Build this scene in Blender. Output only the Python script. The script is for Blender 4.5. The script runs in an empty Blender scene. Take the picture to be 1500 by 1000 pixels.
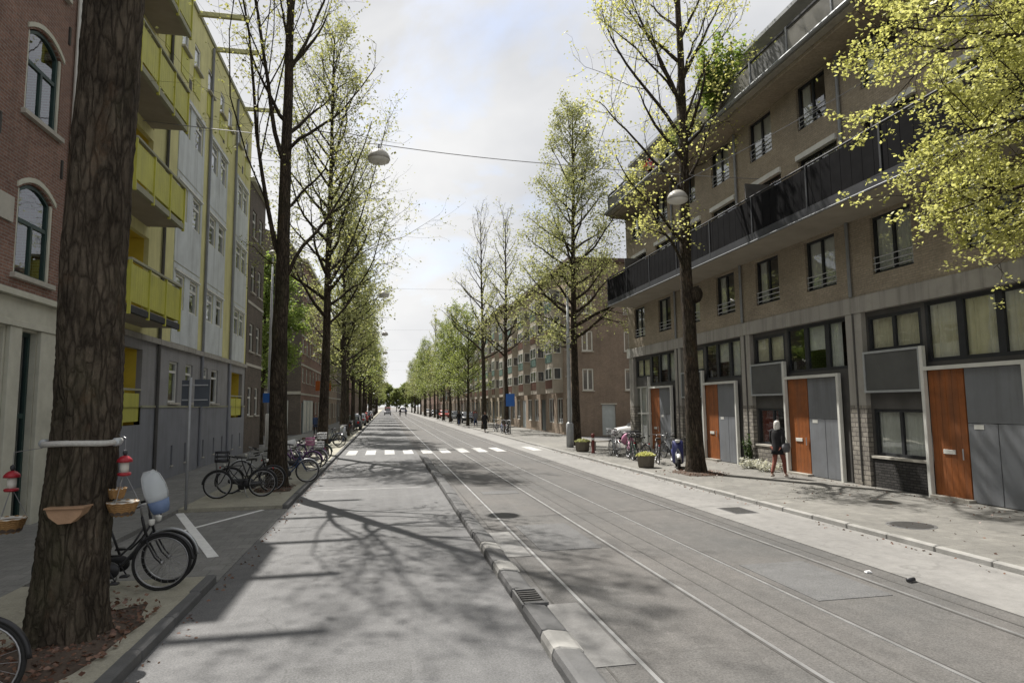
import bpy, math, random
import numpy as np
from mathutils import Vector, Matrix

# ------------------------------------------------------------------ camera, sky, sun, exposure
S = bpy.context.scene
COL = S.collection
PI = math.pi


def rad(a):
    return math.radians(a)


cd = bpy.data.cameras.new('camera')
cam = bpy.data.objects.new('camera', cd)
COL.objects.link(cam)
yaw, pit, rol = rad(11.13), rad(5.65), rad(-0.617)
d = Vector((math.sin(yaw) * math.cos(pit), math.cos(yaw) * math.cos(pit), math.sin(pit)))
r = Vector((math.cos(yaw), -math.sin(yaw), 0))
u = r.cross(d)
r2 = r * math.cos(rol) + u * math.sin(rol)
u2 = -r * math.sin(rol) + u * math.cos(rol)
m = Matrix((r2, u2, -d)).transposed().to_4x4()
m.translation = Vector((0, 0, 2.424))
cam.matrix_world = m
cd.sensor_width = 36
cd.lens = 36 * 934 / 1500
cd.clip_start = 0.1
cd.clip_end = 3000
S.camera = cam

SUN_AZ, SUN_EL = -26.0, 57.5          # degrees clockwise from the street axis, and above the ground
w = bpy.data.worlds.new('World')
S.world = w
w.use_nodes = True
nt = w.node_tree
nt.nodes.clear()


def N(tree, t, **k):
    n = tree.nodes.new(t)
    for a, b in k.items():
        if a == 'inp':
            for i, v in b.items():
                n.inputs[i].default_value = v
        else:
            setattr(n, a, b)
    return n


sky = N(nt, 'ShaderNodeTexSky')
sky.sky_type = 'NISHITA'
sky.sun_disc = False
sky.sun_elevation = rad(SUN_EL)
sky.sun_rotation = rad(SUN_AZ)
sky.air_density = 1.0
sky.dust_density = 1.5
tc = N(nt, 'ShaderNodeTexCoord')
mp = N(nt, 'ShaderNodeMapping')
mp.inputs['Scale'].default_value = (1.0, 1.0, 1.9)
mp.inputs['Location'].default_value = (6.69, 4.81, 4.35)
n1 = N(nt, 'ShaderNodeTexNoise', inp={'Scale': 2.3, 'Detail': 9.0, 'Roughness': 0.56, 'Distortion': 0.25})
n2 = N(nt, 'ShaderNodeTexNoise', inp={'Scale': 1.5, 'Detail': 6.0, 'Roughness': 0.5, 'Distortion': 0.3})
cr = N(nt, 'ShaderNodeValToRGB')
cr.color_ramp.elements[0].position = 0.22
cr.color_ramp.elements[1].position = 0.43
cb = N(nt, 'ShaderNodeValToRGB')
cb.color_ramp.elements[0].position = 0.40
cb.color_ramp.elements[0].color = (2.85, 2.92, 3.08, 1)
cb.color_ramp.elements[1].position = 0.60
cb.color_ramp.elements[1].color = (4.25, 4.25, 4.25, 1)
mx = N(nt, 'ShaderNodeMix')
mx.data_type = 'RGBA'
bg = N(nt, 'ShaderNodeBackground')
bg.inputs['Strength'].default_value = 0.1
wo = N(nt, 'ShaderNodeOutputWorld')
L = nt.links.new
L(tc.outputs['Generated'], mp.inputs['Vector'])
L(mp.outputs['Vector'], n1.inputs['Vector'])
L(mp.outputs['Vector'], n2.inputs['Vector'])
L(n1.outputs['Fac'], cr.inputs['Fac'])
L(n2.outputs['Fac'], cb.inputs['Fac'])
L(cr.outputs['Color'], mx.inputs['Factor'])
L(sky.outputs['Color'], mx.inputs['A'])
L(cb.outputs['Color'], mx.inputs['B'])
L(mx.outputs['Result'], bg.inputs['Color'])
L(bg.outputs['Background'], wo.inputs['Surface'])

sd = bpy.data.lights.new('sun', 'SUN')
sd.energy = 3.8
sd.angle = rad(0.53)
sd.color = (1.0, 0.955, 0.89)
sun = bpy.data.objects.new('sun', sd)
COL.objects.link(sun)
sv = Vector((math.sin(rad(SUN_AZ)) * math.cos(rad(SUN_EL)), math.cos(rad(SUN_AZ)) * math.cos(rad(SUN_EL)), math.sin(rad(SUN_EL))))
sun.rotation_euler = sv.to_track_quat('Z', 'Y').to_euler()
sun.location = (-20, 40, 60)

S.view_settings.view_transform = 'Standard'
S.view_settings.look = 'None'
S.view_settings.exposure = 1.12
S.view_settings.gamma = 1.0
S.view_settings.use_curve_mapping = False
S.render.engine = 'CYCLES'
S.cycles.max_bounces = 6
S.cycles.transparent_max_bounces = 12
S.cycles.caustics_reflective = False
S.cycles.caustics_refractive = False
S.cycles.use_denoising = True

# ------------------------------------------------------------------ materials
MATS = {}


def base_mat(name):
    mt = bpy.data.materials.new(name)
    mt.use_nodes = True
    t = mt.node_tree
    return mt, t, t.nodes['Principled BSDF']


def mixc(t, fac, a, b, mode='MIX'):
    n = t.nodes.new('ShaderNodeMix')
    n.data_type = 'RGBA'
    n.blend_type = mode
    for s, v in (('Factor', fac), ('A', a), ('B', b)):
        if hasattr(v, 'default_value') or hasattr(v, 'is_linked'):
            t.links.new(v, n.inputs[s])
        elif v is not None:
            n.inputs[s].default_value = v if s == 'Factor' else (*v, 1)
    return n.outputs['Result']


def pos(t, scale=(1, 1, 1)):
    g = t.nodes.new('ShaderNodeNewGeometry')
    mpn = t.nodes.new('ShaderNodeMapping')
    mpn.inputs['Scale'].default_value = scale
    t.links.new(g.outputs['Position'], mpn.inputs['Vector'])
    return mpn.outputs['Vector']


def objc(t, scale=(1, 1, 1)):
    g = t.nodes.new('ShaderNodeTexCoord')
    mpn = t.nodes.new('ShaderNodeMapping')
    mpn.inputs['Scale'].default_value = scale
    t.links.new(g.outputs['Object'], mpn.inputs['Vector'])
    return mpn.outputs['Vector']


def noise(t, vec, scale, detail=4, rough=.55, dist=0):
    n = t.nodes.new('ShaderNodeTexNoise')
    n.inputs['Scale'].default_value = scale
    n.inputs['Detail'].default_value = detail
    n.inputs['Roughness'].default_value = rough
    n.inputs['Distortion'].default_value = dist
    if vec is not None:
        t.links.new(vec, n.inputs['Vector'])
    return n.outputs['Fac']


def ramp(t, v, a, b, c0=(0, 0, 0), c1=(1, 1, 1)):
    n = t.nodes.new('ShaderNodeValToRGB')
    n.color_ramp.elements[0].position = a
    n.color_ramp.elements[0].color = (*c0, 1)
    n.color_ramp.elements[1].position = b
    n.color_ramp.elements[1].color = (*c1, 1)
    t.links.new(v, n.inputs['Fac'])
    return n.outputs['Color']


def bump(t, p, h, strength=.4, dist=.02):
    b = t.nodes.new('ShaderNodeBump')
    b.inputs['Strength'].default_value = strength
    b.inputs['Distance'].default_value = dist
    t.links.new(h, b.inputs['Height'])
    t.links.new(b.outputs['Normal'], p.inputs['Normal'])


def sc(c, k):
    return tuple(min(1, x * k) for x in c)


def mat(name, col, rough=.75, var=.12, scale=1.5, bmp=0.0, bscale=60, metal=0.0, dirt=0.0, spec=.4, streak=0.0):
    if name in MATS:
        return MATS[name]
    mt, t, p = base_mat(name)
    v = pos(t)
    c = ramp(t, noise(t, v, scale, 6, .6), .3, .7, sc(col, 1 - var), sc(col, 1 + var))
    if dirt:
        c = mixc(t, ramp(t, noise(t, v, .55, 7, .7), .5, .75), c, mixc(t, dirt, c, (.05, .045, .035)))
    if streak:
        s_ = noise(t, pos(t, (2.2, 2.2, .12)), 2.0, 5, .6)
        c = mixc(t, ramp(t, s_, .48, .72), c, mixc(t, streak, c, (.05, .045, .04)))
    t.links.new(c, p.inputs['Base Color'])
    p.inputs['Roughness'].default_value = rough
    p.inputs['Metallic'].default_value = metal
    p.inputs['Specular IOR Level'].default_value = spec
    if bmp:
        bump(t, p, noise(t, v, bscale, 5, .6), bmp, .02)
    MATS[name] = mt
    return mt


def brick_mat(name, c1, c2, mortar, bw=.22, bh=.065, mort=.012, rough=.9, dirt=.35, streak=.3, bs=.5):
    if name in MATS:
        return MATS[name]
    mt, t, p = base_mat(name)
    g = t.nodes.new('ShaderNodeNewGeometry')
    sx = t.nodes.new('ShaderNodeSeparateXYZ')
    t.links.new(g.outputs['Position'], sx.inputs[0])
    ad = t.nodes.new('ShaderNodeMath')
    t.links.new(sx.outputs['X'], ad.inputs[0])
    t.links.new(sx.outputs['Y'], ad.inputs[1])
    cx = t.nodes.new('ShaderNodeCombineXYZ')
    t.links.new(ad.outputs[0], cx.inputs['X'])
    t.links.new(sx.outputs['Z'], cx.inputs['Y'])
    b = t.nodes.new('ShaderNodeTexBrick')
    t.links.new(cx.outputs[0], b.inputs['Vector'])
    b.inputs['Color1'].default_value = (*c1, 1)
    b.inputs['Color2'].default_value = (*c2, 1)
    b.inputs['Mortar'].default_value = (*mortar, 1)
    b.inputs['Scale'].default_value = 1
    b.inputs['Mortar Size'].default_value = mort
    b.inputs['Mortar Smooth'].default_value = .3
    b.inputs['Brick Width'].default_value = bw
    b.inputs['Row Height'].default_value = bh
    c = b.outputs['Color']
    v = pos(t)
    c = mixc(t, 1.0, c, ramp(t, noise(t, v, .9, 6, .65), .25, .75, (.72, .72, .72), (1.2, 1.18, 1.14)), 'MULTIPLY')
    c = mixc(t, 1.0, c, ramp(t, noise(t, v, 14, 3, .6), .3, .7, (.82, .82, .82), (1.15, 1.15, 1.15)), 'MULTIPLY')
    if streak:
        s_ = noise(t, pos(t, (1.6, 1.6, .1)), 2.0, 5, .6)
        c = mixc(t, ramp(t, s_, .5, .75), c, mixc(t, streak, c, (.04, .036, .03)))
    t.links.new(c, p.inputs['Base Color'])
    p.inputs['Roughness'].default_value = rough
    p.inputs['Specular IOR Level'].default_value = .25
    inv = t.nodes.new('ShaderNodeMath')
    inv.operation = 'SUBTRACT'
    inv.inputs[0].default_value = 1
    t.links.new(b.outputs['Fac'], inv.inputs[1])
    bump(t, p, inv.outputs[0], bs, .008)
    MATS[name] = mt
    return mt


def road_mat(name, col, tint, patch=.5, fine=.5, seam=0.0, wear=.3, joint=0.0, jw=.3, jh=.3):
    mt, t, p = base_mat(name)
    v = pos(t)
    c = ramp(t, noise(t, v, .35, 6, .65, .4), .3, .7, sc(col, .86), tint)
    c = mixc(t, 1.0, c, ramp(t, noise(t, v, 4, 6, .7), .3, .72, (.84, .84, .84), (1.14, 1.14, 1.14)), 'MULTIPLY')
    c = mixc(t, 1.0, c, ramp(t, noise(t, v, 48, 4, .85), .34, .66, (1 - fine, 1 - fine, 1 - fine), (1 + fine, 1 + fine, 1 + fine)), 'MULTIPLY')
    # long wheel-worn streaks along the street
    s_ = noise(t, pos(t, (2.6, .06, 1)), 1.6, 6, .6)
    c = mixc(t, 1.0, c, ramp(t, s_, .32, .68, (1 - wear, 1 - wear, 1 - wear), (1 + wear * .6, 1 + wear * .6, 1 + wear * .6)), 'MULTIPLY')
    # dark oil and repair spots
    sp = ramp(t, noise(t, pos(t, (1, .6, 1)), 1.1, 7, .75), .62, .74)
    c = mixc(t, sp, c, mixc(t, patch, c, (.035, .035, .035)))
    # cracks
    vo = t.nodes.new('ShaderNodeTexVoronoi')
    vo.feature = 'DISTANCE_TO_EDGE'
    vo.inputs['Scale'].default_value = .42
    wv = t.nodes.new('ShaderNodeVectorMath')
    wv.operation = 'ADD'
    nn = t.nodes.new('ShaderNodeTexNoise')
    nn.inputs['Scale'].default_value = 1.7
    nn.inputs['Detail'].default_value = 6
    t.links.new(v, nn.inputs['Vector'])
    t.links.new(v, wv.inputs[0])
    t.links.new(nn.outputs['Color'], wv.inputs[1])
    t.links.new(wv.outputs[0], vo.inputs['Vector'])
    ck = ramp(t, vo.outputs['Distance'], .004, .013, (1, 1, 1), (0, 0, 0))
    msk = ramp(t, noise(t, v, .5, 3), .45, .6)
    ckm = mixc(t, 1.0, ck, msk, 'MULTIPLY')
    fac = t.nodes.new('ShaderNodeMath')
    fac.operation = 'MULTIPLY'
    fac.inputs[1].default_value = .22
    t.links.new(ckm, fac.inputs[0])
    c = mixc(t, fac.outputs[0], c, (.03, .028, .025))
    h = noise(t, v, 120, 3, .7)
    if joint:
        b = t.nodes.new('ShaderNodeTexBrick')
        b.offset = .5
        t.links.new(v, b.inputs['Vector'])
        b.inputs['Color1'].default_value = (1.08, 1.08, 1.07, 1)
        b.inputs['Color2'].default_value = (.9, .9, .9, 1)
        b.inputs['Mortar'].default_value = (1 - joint, 1 - joint, 1 - joint, 1)
        b.inputs['Scale'].default_value = 1
        b.inputs['Mortar Size'].default_value = .008
        b.inputs['Brick Width'].default_value = jw
        b.inputs['Row Height'].default_value = jh
        c = mixc(t, 1.0, c, b.outputs['Color'], 'MULTIPLY')
    t.links.new(c, p.inputs['Base Color'])
    p.inputs['Roughness'].default_value = .82
    p.inputs['Specular IOR Level'].default_value = .35
    bump(t, p, h, .35, .006)
    MATS[name] = mt
    return mt


def glass_mat(name, tint=(.9, .93, .92), ior=1.9):
    mt = bpy.data.materials.new(name)
    mt.use_nodes = True
    t = mt.node_tree
    t.nodes.clear()
    o = t.nodes.new('ShaderNodeOutputMaterial')
    g = t.nodes.new('ShaderNodeBsdfGlossy')
    g.inputs['Roughness'].default_value = .02
    g.inputs['Color'].default_value = (.95, .97, 1, 1)
    tr = t.nodes.new('ShaderNodeBsdfTransparent')
    tr.inputs['Color'].default_value = (*tint, 1)
    lw_ = t.nodes.new('ShaderNodeLayerWeight')
    lw_.inputs['Blend'].default_value = .5
    pw = t.nodes.new('ShaderNodeMath')
    pw.operation = 'POWER'
    pw.inputs[1].default_value = 4.0
    t.links.new(lw_.outputs['Facing'], pw.inputs[0])
    fr = t.nodes.new('ShaderNodeMath')
    fr.operation = 'MULTIPLY_ADD'
    f0 = ((ior - 1) / (ior + 1)) ** 2 * 1.6
    fr.inputs[1].default_value = 1 - f0
    fr.inputs[2].default_value = f0
    t.links.new(pw.outputs[0], fr.inputs[0])
    ms = t.nodes.new('ShaderNodeMixShader')
    bp = t.nodes.new('ShaderNodeBump')
    bp.inputs['Strength'].default_value = .12
    bp.inputs['Distance'].default_value = .02
    t.links.new(noise(t, pos(t), 1.3, 2), bp.inputs['Height'])
    t.links.new(bp.outputs['Normal'], g.inputs['Normal'])
    t.links.new(fr.outputs[0], ms.inputs[0])
    t.links.new(tr.outputs[0], ms.inputs[1])
    t.links.new(g.outputs[0], ms.inputs[2])
    t.links.new(ms.outputs[0], o.inputs['Surface'])
    MATS[name] = mt
    return mt


def leaf_mat(name, a, b, trans=.45):
    if name in MATS:
        return MATS[name]
    mt = bpy.data.materials.new(name)
    mt.use_nodes = True
    t = mt.node_tree
    t.nodes.clear()
    o = t.nodes.new('ShaderNodeOutputMaterial')
    g = t.nodes.new('ShaderNodeNewGeometry')
    c = ramp(t, g.outputs['Random Per Island'], 0, 1, a, b)
    df = t.nodes.new('ShaderNodeBsdfDiffuse')
    tl = t.nodes.new('ShaderNodeBsdfTranslucent')
    gl = t.nodes.new('ShaderNodeBsdfGlossy')
    gl.inputs['Roughness'].default_value = .45
    ms = t.nodes.new('ShaderNodeMixShader')
    ms.inputs[0].default_value = trans
    m2 = t.nodes.new('ShaderNodeMixShader')
    m2.inputs[0].default_value = .04
    t.links.new(c, df.inputs['Color'])
    tlc = mixc(t, 1.0, c, (1.3, 1.28, .95), 'MULTIPLY')
    t.links.new(tlc, tl.inputs['Color'])
    t.links.new(df.outputs[0], ms.inputs[1])
    t.links.new(tl.outputs[0], ms.inputs[2])
    t.links.new(ms.outputs[0], m2.inputs[1])
    t.links.new(gl.outputs[0], m2.inputs[2])
    t.links.new(m2.outputs[0], o.inputs['Surface'])
    MATS[name] = mt
    return mt


def bark_mat(name, c0, c1, fs=7.0):
    if name in MATS:
        return MATS[name]
    mt, t, p = base_mat(name)
    v = pos(t, (1, 1, .22))
    f0 = noise(t, v, fs, 8, .72, .6)
    vo = t.nodes.new('ShaderNodeTexVoronoi')
    vo.feature = 'DISTANCE_TO_EDGE'
    vo.inputs['Scale'].default_value = fs * 1.5
    wv = t.nodes.new('ShaderNodeVectorMath')
    wv.operation = 'ADD'
    nz = t.nodes.new('ShaderNodeTexNoise')
    nz.inputs['Scale'].default_value = fs * .8
    nz.inputs['Detail'].default_value = 5
    t.links.new(v, nz.inputs['Vector'])
    sc_ = t.nodes.new('ShaderNodeVectorMath')
    sc_.operation = 'SCALE'
    sc_.inputs['Scale'].default_value = .16
    t.links.new(nz.outputs['Color'], sc_.inputs[0])
    t.links.new(v, wv.inputs[0])
    t.links.new(sc_.outputs[0], wv.inputs[1])
    t.links.new(wv.outputs[0], vo.inputs['Vector'])
    rid = ramp(t, vo.outputs['Distance'], .0, .22, (.42, .42, .42), (1, 1, 1))
    fm_ = mixc(t, 1.0, rid, ramp(t, f0, .3, .7, (.35, .35, .35), (1, 1, 1)), 'MULTIPLY')
    bw_ = t.nodes.new('ShaderNodeRGBToBW')
    t.links.new(fm_, bw_.inputs[0])
    f = bw_.outputs[0]
    c = ramp(t, f, .18, .80, c0, c1)
    c = mixc(t, ramp(t, noise(t, pos(t, (1, 1, .5)), 1.2, 5, .6), .5, .7), c, mixc(t, .5, c, (.055, .06, .03)))
    c = mixc(t, ramp(t, noise(t, pos(t, (1, 1, .6)), 2.1, 6, .7), .58, .72), c, mixc(t, .55, c, (.16, .10, .06)))
    c = mixc(t, 1.0, c, ramp(t, noise(t, pos(t, (1, 1, .5)), 3.3, 7, .75), .32, .66, (.45, .45, .45), (1.35, 1.33, 1.3)), 'MULTIPLY')
    t.links.new(c, p.inputs['Base Color'])
    p.inputs['Roughness'].default_value = .95
    p.inputs['Specular IOR Level'].default_value = .15
    bump(t, p, f, 1.0, .09)
    MATS[name] = mt
    return mt


# ------------------------------------------------------------------ mesh building
class MB:
    def __init__(s):
        s.v = []
        s.f = []

    def quad(s, a, b, c, d_):
        n = len(s.v)
        s.v += [tuple(a), tuple(b), tuple(c), tuple(d_)]
        s.f.append((n, n + 1, n + 2, n + 3))
        return s

    def poly(s, pts):
        n = len(s.v)
        s.v += [tuple(p) for p in pts]
        s.f.append(tuple(range(n, n + len(pts))))
        return s

    def box(s, x0, y0, z0, x1, y1, z1, ch=0.0):
        if ch:
            return s.cbox(x0, y0, z0, x1, y1, z1, ch)
        n = len(s.v)
        s.v += [(x0, y0, z0), (x1, y0, z0), (x1, y1, z0), (x0, y1, z0), (x0, y0, z1), (x1, y0, z1), (x1, y1, z1), (x0, y1, z1)]
        s.f += [tuple(n + i for i in q) for q in ((0, 3, 2, 1), (4, 5, 6, 7), (0, 1, 5, 4), (1, 2, 6, 5), (2, 3, 7, 6), (3, 0, 4, 7))]
        return s

    def cbox(s, x0, y0, z0, x1, y1, z1, c):
        # box with chamfered vertical and top edges
        def ring(i, z):
            return [(x0 + i + c, y0 + i, z), (x1 - i - c, y0 + i, z), (x1 - i, y0 + i + c, z), (x1 - i, y1 - i - c, z), (x1 - i - c, y1 - i, z), (x0 + i + c, y1 - i, z), (x0 + i, y1 - i - c, z), (x0 + i, y0 + i + c, z)]
        s.loft([ring(0, z0), ring(0, z1 - c), ring(c, z1)], True, True)
        return s

    def loft(s, rings, cap0=False, cap1=False):
        n = len(s.v)
        k = len(rings[0])
        for rg in rings:
            s.v += [tuple(p) for p in rg]
        for i in range(len(rings) - 1):
            for j in range(k):
                a = n + i * k + j
                b = n + i * k + (j + 1) % k
                s.f.append((a, b, b + k, a + k))
        if cap0:
            s.f.append(tuple(n + j for j in range(k))[::-1])
        if cap1:
            s.f.append(tuple(n + (len(rings) - 1) * k + j for j in range(k)))
        return s

    def tube(s, pts, rad_, sides=6, caps=True):
        pts = [Vector(p) for p in pts]
        if not hasattr(rad_, '__len__'):
            rad_ = [rad_] * len(pts)
        rings = []
        prev = None
        for i, p in enumerate(pts):
            a = pts[max(0, i - 1)]
            b = pts[min(len(pts) - 1, i + 1)]
            t_ = (b - a).normalized()
            if prev is None:
                up = Vector((0, 0, 1)) if abs(t_.z) < .9 else Vector((1, 0, 0))
                x = t_.cross(up).normalized()
            else:
                x = (prev - t_ * prev.dot(t_)).normalized()
            prev = x
            y = t_.cross(x)
            rings.append([p + (x * math.cos(2 * PI * j / sides) + y * math.sin(2 * PI * j / sides)) * rad_[i] for j in range(sides)])
        s.loft(rings, caps, caps)
        return s

    def lathe(s, prof, sides=16, c=(0, 0, 0), axis='Z', cap=True):
        rings = []
        for rr, h in prof:
            rg = []
            for j in range(sides):
                a = 2 * PI * j / sides
                x, y = rr * math.cos(a), rr * math.sin(a)
                rg.append((c[0] + x, c[1] + y, c[2] + h) if axis == 'Z' else (c[0] + x, c[1] + h, c[2] + y))
            rings.append(rg)
        s.loft(rings, cap, cap)
        return s

    def torus(s, R_, r_, n=28, k=6, c=(0, 0, 0), a0=0, a1=2 * PI, sx=1.0):
        # ring lying in the XZ plane round c
        full = abs(a1 - a0 - 2 * PI) < 1e-6
        m_ = n if full else n + 1
        rings = []
        for i in range(m_):
            a = a0 + (a1 - a0) * i / n
            rings.append([(c[0] + (R_ + r_ * math.cos(2 * PI * j / k)) * math.cos(a), c[1] + r_ * sx * math.sin(2 * PI * j / k), c[2] + (R_ + r_ * math.cos(2 * PI * j / k)) * math.sin(a)) for j in range(k)])
        if full:
            rings.append(rings[0])
        s.loft(rings, not full, not full)
        return s

    def prism(s, prof, y0, y1, ch=0.0):
        # side outline (x, z) extruded along y, with a small chamfer all round
        cx = sum(p[0] for p in prof) / len(prof)
        cz = sum(p[1] for p in prof) / len(prof)

        def ins(k):
            out = []
            for p in prof:
                dx, dz = cx - p[0], cz - p[1]
                l_ = math.hypot(dx, dz) or 1
                out.append((p[0] + dx / l_ * k, p[1] + dz / l_ * k))
            return out
        if ch:
            rr = [[(x, y0, z) for x, z in ins(ch)], [(x, y0 + ch, z) for x, z in prof], [(x, y1 - ch, z) for x, z in prof], [(x, y1, z) for x, z in ins(ch)]]
        else:
            rr = [[(x, y0, z) for x, z in prof], [(x, y1, z) for x, z in prof]]
        s.loft(rr, True, True)
        return s

    def mesh(s, name, material, smooth=False):
        me = bpy.data.meshes.new(name)
        me.from_pydata(s.v, [], s.f)
        if material is not None:
            me.materials.append(material)
        if smooth:
            me.polygons.foreach_set('use_smooth', [True] * len(me.polygons))
        me.update()
        return me

    def build(s, name, material, parent=None, smooth=False, world=False, **tags):
        return put(name, s.mesh(name, material, smooth), parent, world=world, **tags)


ORIGIN = {}


def put(name, me, parent=None, loc=(0, 0, 0), rz=0.0, world=False, **tags):
    o = bpy.data.objects.new(name, me)
    COL.objects.link(o)
    if parent is not None:
        o.parent = parent
        if world:
            q = ORIGIN.get(parent.name, Vector((0, 0, 0)))
            o.location = Vector(loc) - q
            ORIGIN[o.name] = Vector(loc)
        else:
            o.location = loc
            ORIGIN[o.name] = ORIGIN.get(parent.name, Vector((0, 0, 0))) + Vector(loc)
    else:
        o.location = loc
        ORIGIN[o.name] = Vector(loc)
    o.rotation_euler = (0, 0, rz)
    for k, v in tags.items():
        o[k] = v
    return o


LABELS = set()


def thing(name, label, cat, loc=(0, 0, 0), rz=0.0, group=None, me=None):
    o = bpy.data.objects.new(name, me)
    COL.objects.link(o)
    o.location = loc
    o.rotation_euler = (0, 0, rz)
    o['label'] = label
    o['category'] = cat
    if group:
        o['group'] = group
    ORIGIN[o.name] = Vector(loc)
    return o


def structure(name, mb, material, smooth=False, parent=None):
    return mb.build(name, material, parent, smooth=smooth, world=parent is not None, kind='structure')


def copy_tree(o, parent=None, loc=None, rz=None, label=None):
    c = o.copy()
    COL.objects.link(c)
    if parent is not None:
        c.parent = parent
    if loc is not None:
        c.location = loc
    if rz is not None:
        c.rotation_euler = (0, 0, rz)
    if label:
        c['label'] = label
    for ch in list(KIDS.get(o.name, [])) or list(o.children):
        copy_tree(ch, c)
    return c


KIDS = {}


def wall(mb, axis, c, u0, u1, z0, z1, openings, out, depth):
    """Wall sheet in the plane axis = c with real openings and reveals going in by depth; out = +1 or -1, the side it faces."""
    us = sorted({u0, u1, *[q for o in openings for q in (o[0], o[2]) if u0 < q < u1]})
    zs = sorted({z0, z1, *[q for o in openings for q in (o[1], o[3]) if z0 < q < z1]})

    def P(uu, zz, off=0.0):
        return (c - out * off, uu, zz) if axis == 'X' else (uu, c - out * off, zz)
    for i in range(len(us) - 1):
        run = None
        for j in range(len(zs) - 1):
            cu, cz = (us[i] + us[i + 1]) / 2, (zs[j] + zs[j + 1]) / 2
            hole = any(o[0] < cu < o[2] and o[1] < cz < o[3] for o in openings)
            if not hole:
                if run is None:
                    run = zs[j]
            if hole and run is not None:
                mb.quad(P(us[i], run), P(us[i + 1], run), P(us[i + 1], zs[j]), P(us[i], zs[j]))
                run = None
        if run is not None:
            mb.quad(P(us[i], run), P(us[i + 1], run), P(us[i + 1], z1), P(us[i], z1))
    for a, b, e, f in openings:
        mb.quad(P(a, b), P(a, f), P(a, f, depth), P(a, b, depth))
        mb.quad(P(e, b), P(e, f), P(e, f, depth), P(e, b, depth))
        mb.quad(P(a, b), P(e, b), P(e, b, depth), P(a, b, depth))
        mb.quad(P(a, f), P(e, f), P(e, f, depth), P(a, f, depth))
    return mb


def slabs(mb, x0, x1, y0, y1, z0, z1, faces='xXyYtb'):
    """Chosen sides of a big box: x X y Y are the side walls, t the top, b the bottom."""
    if 'x' in faces:
        mb.quad((x0, y0, z0), (x0, y1, z0), (x0, y1, z1), (x0, y0, z1))
    if 'X' in faces:
        mb.quad((x1, y0, z0), (x1, y1, z0), (x1, y1, z1), (x1, y0, z1))
    if 'y' in faces:
        mb.quad((x0, y0, z0), (x1, y0, z0), (x1, y0, z1), (x0, y0, z1))
    if 'Y' in faces:
        mb.quad((x0, y1, z0), (x1, y1, z0), (x1, y1, z1), (x0, y1, z1))
    if 't' in faces:
        mb.quad((x0, y0, z1), (x1, y0, z1), (x1, y1, z1), (x0, y1, z1))
    if 'b' in faces:
        mb.quad((x0, y0, z0), (x1, y0, z0), (x1, y1, z0), (x0, y1, z0))
    return mb


# ------------------------------------------------------------------ windows (local: faces +X, width along Y, origin bottom centre)
WCACHE = {}


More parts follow.
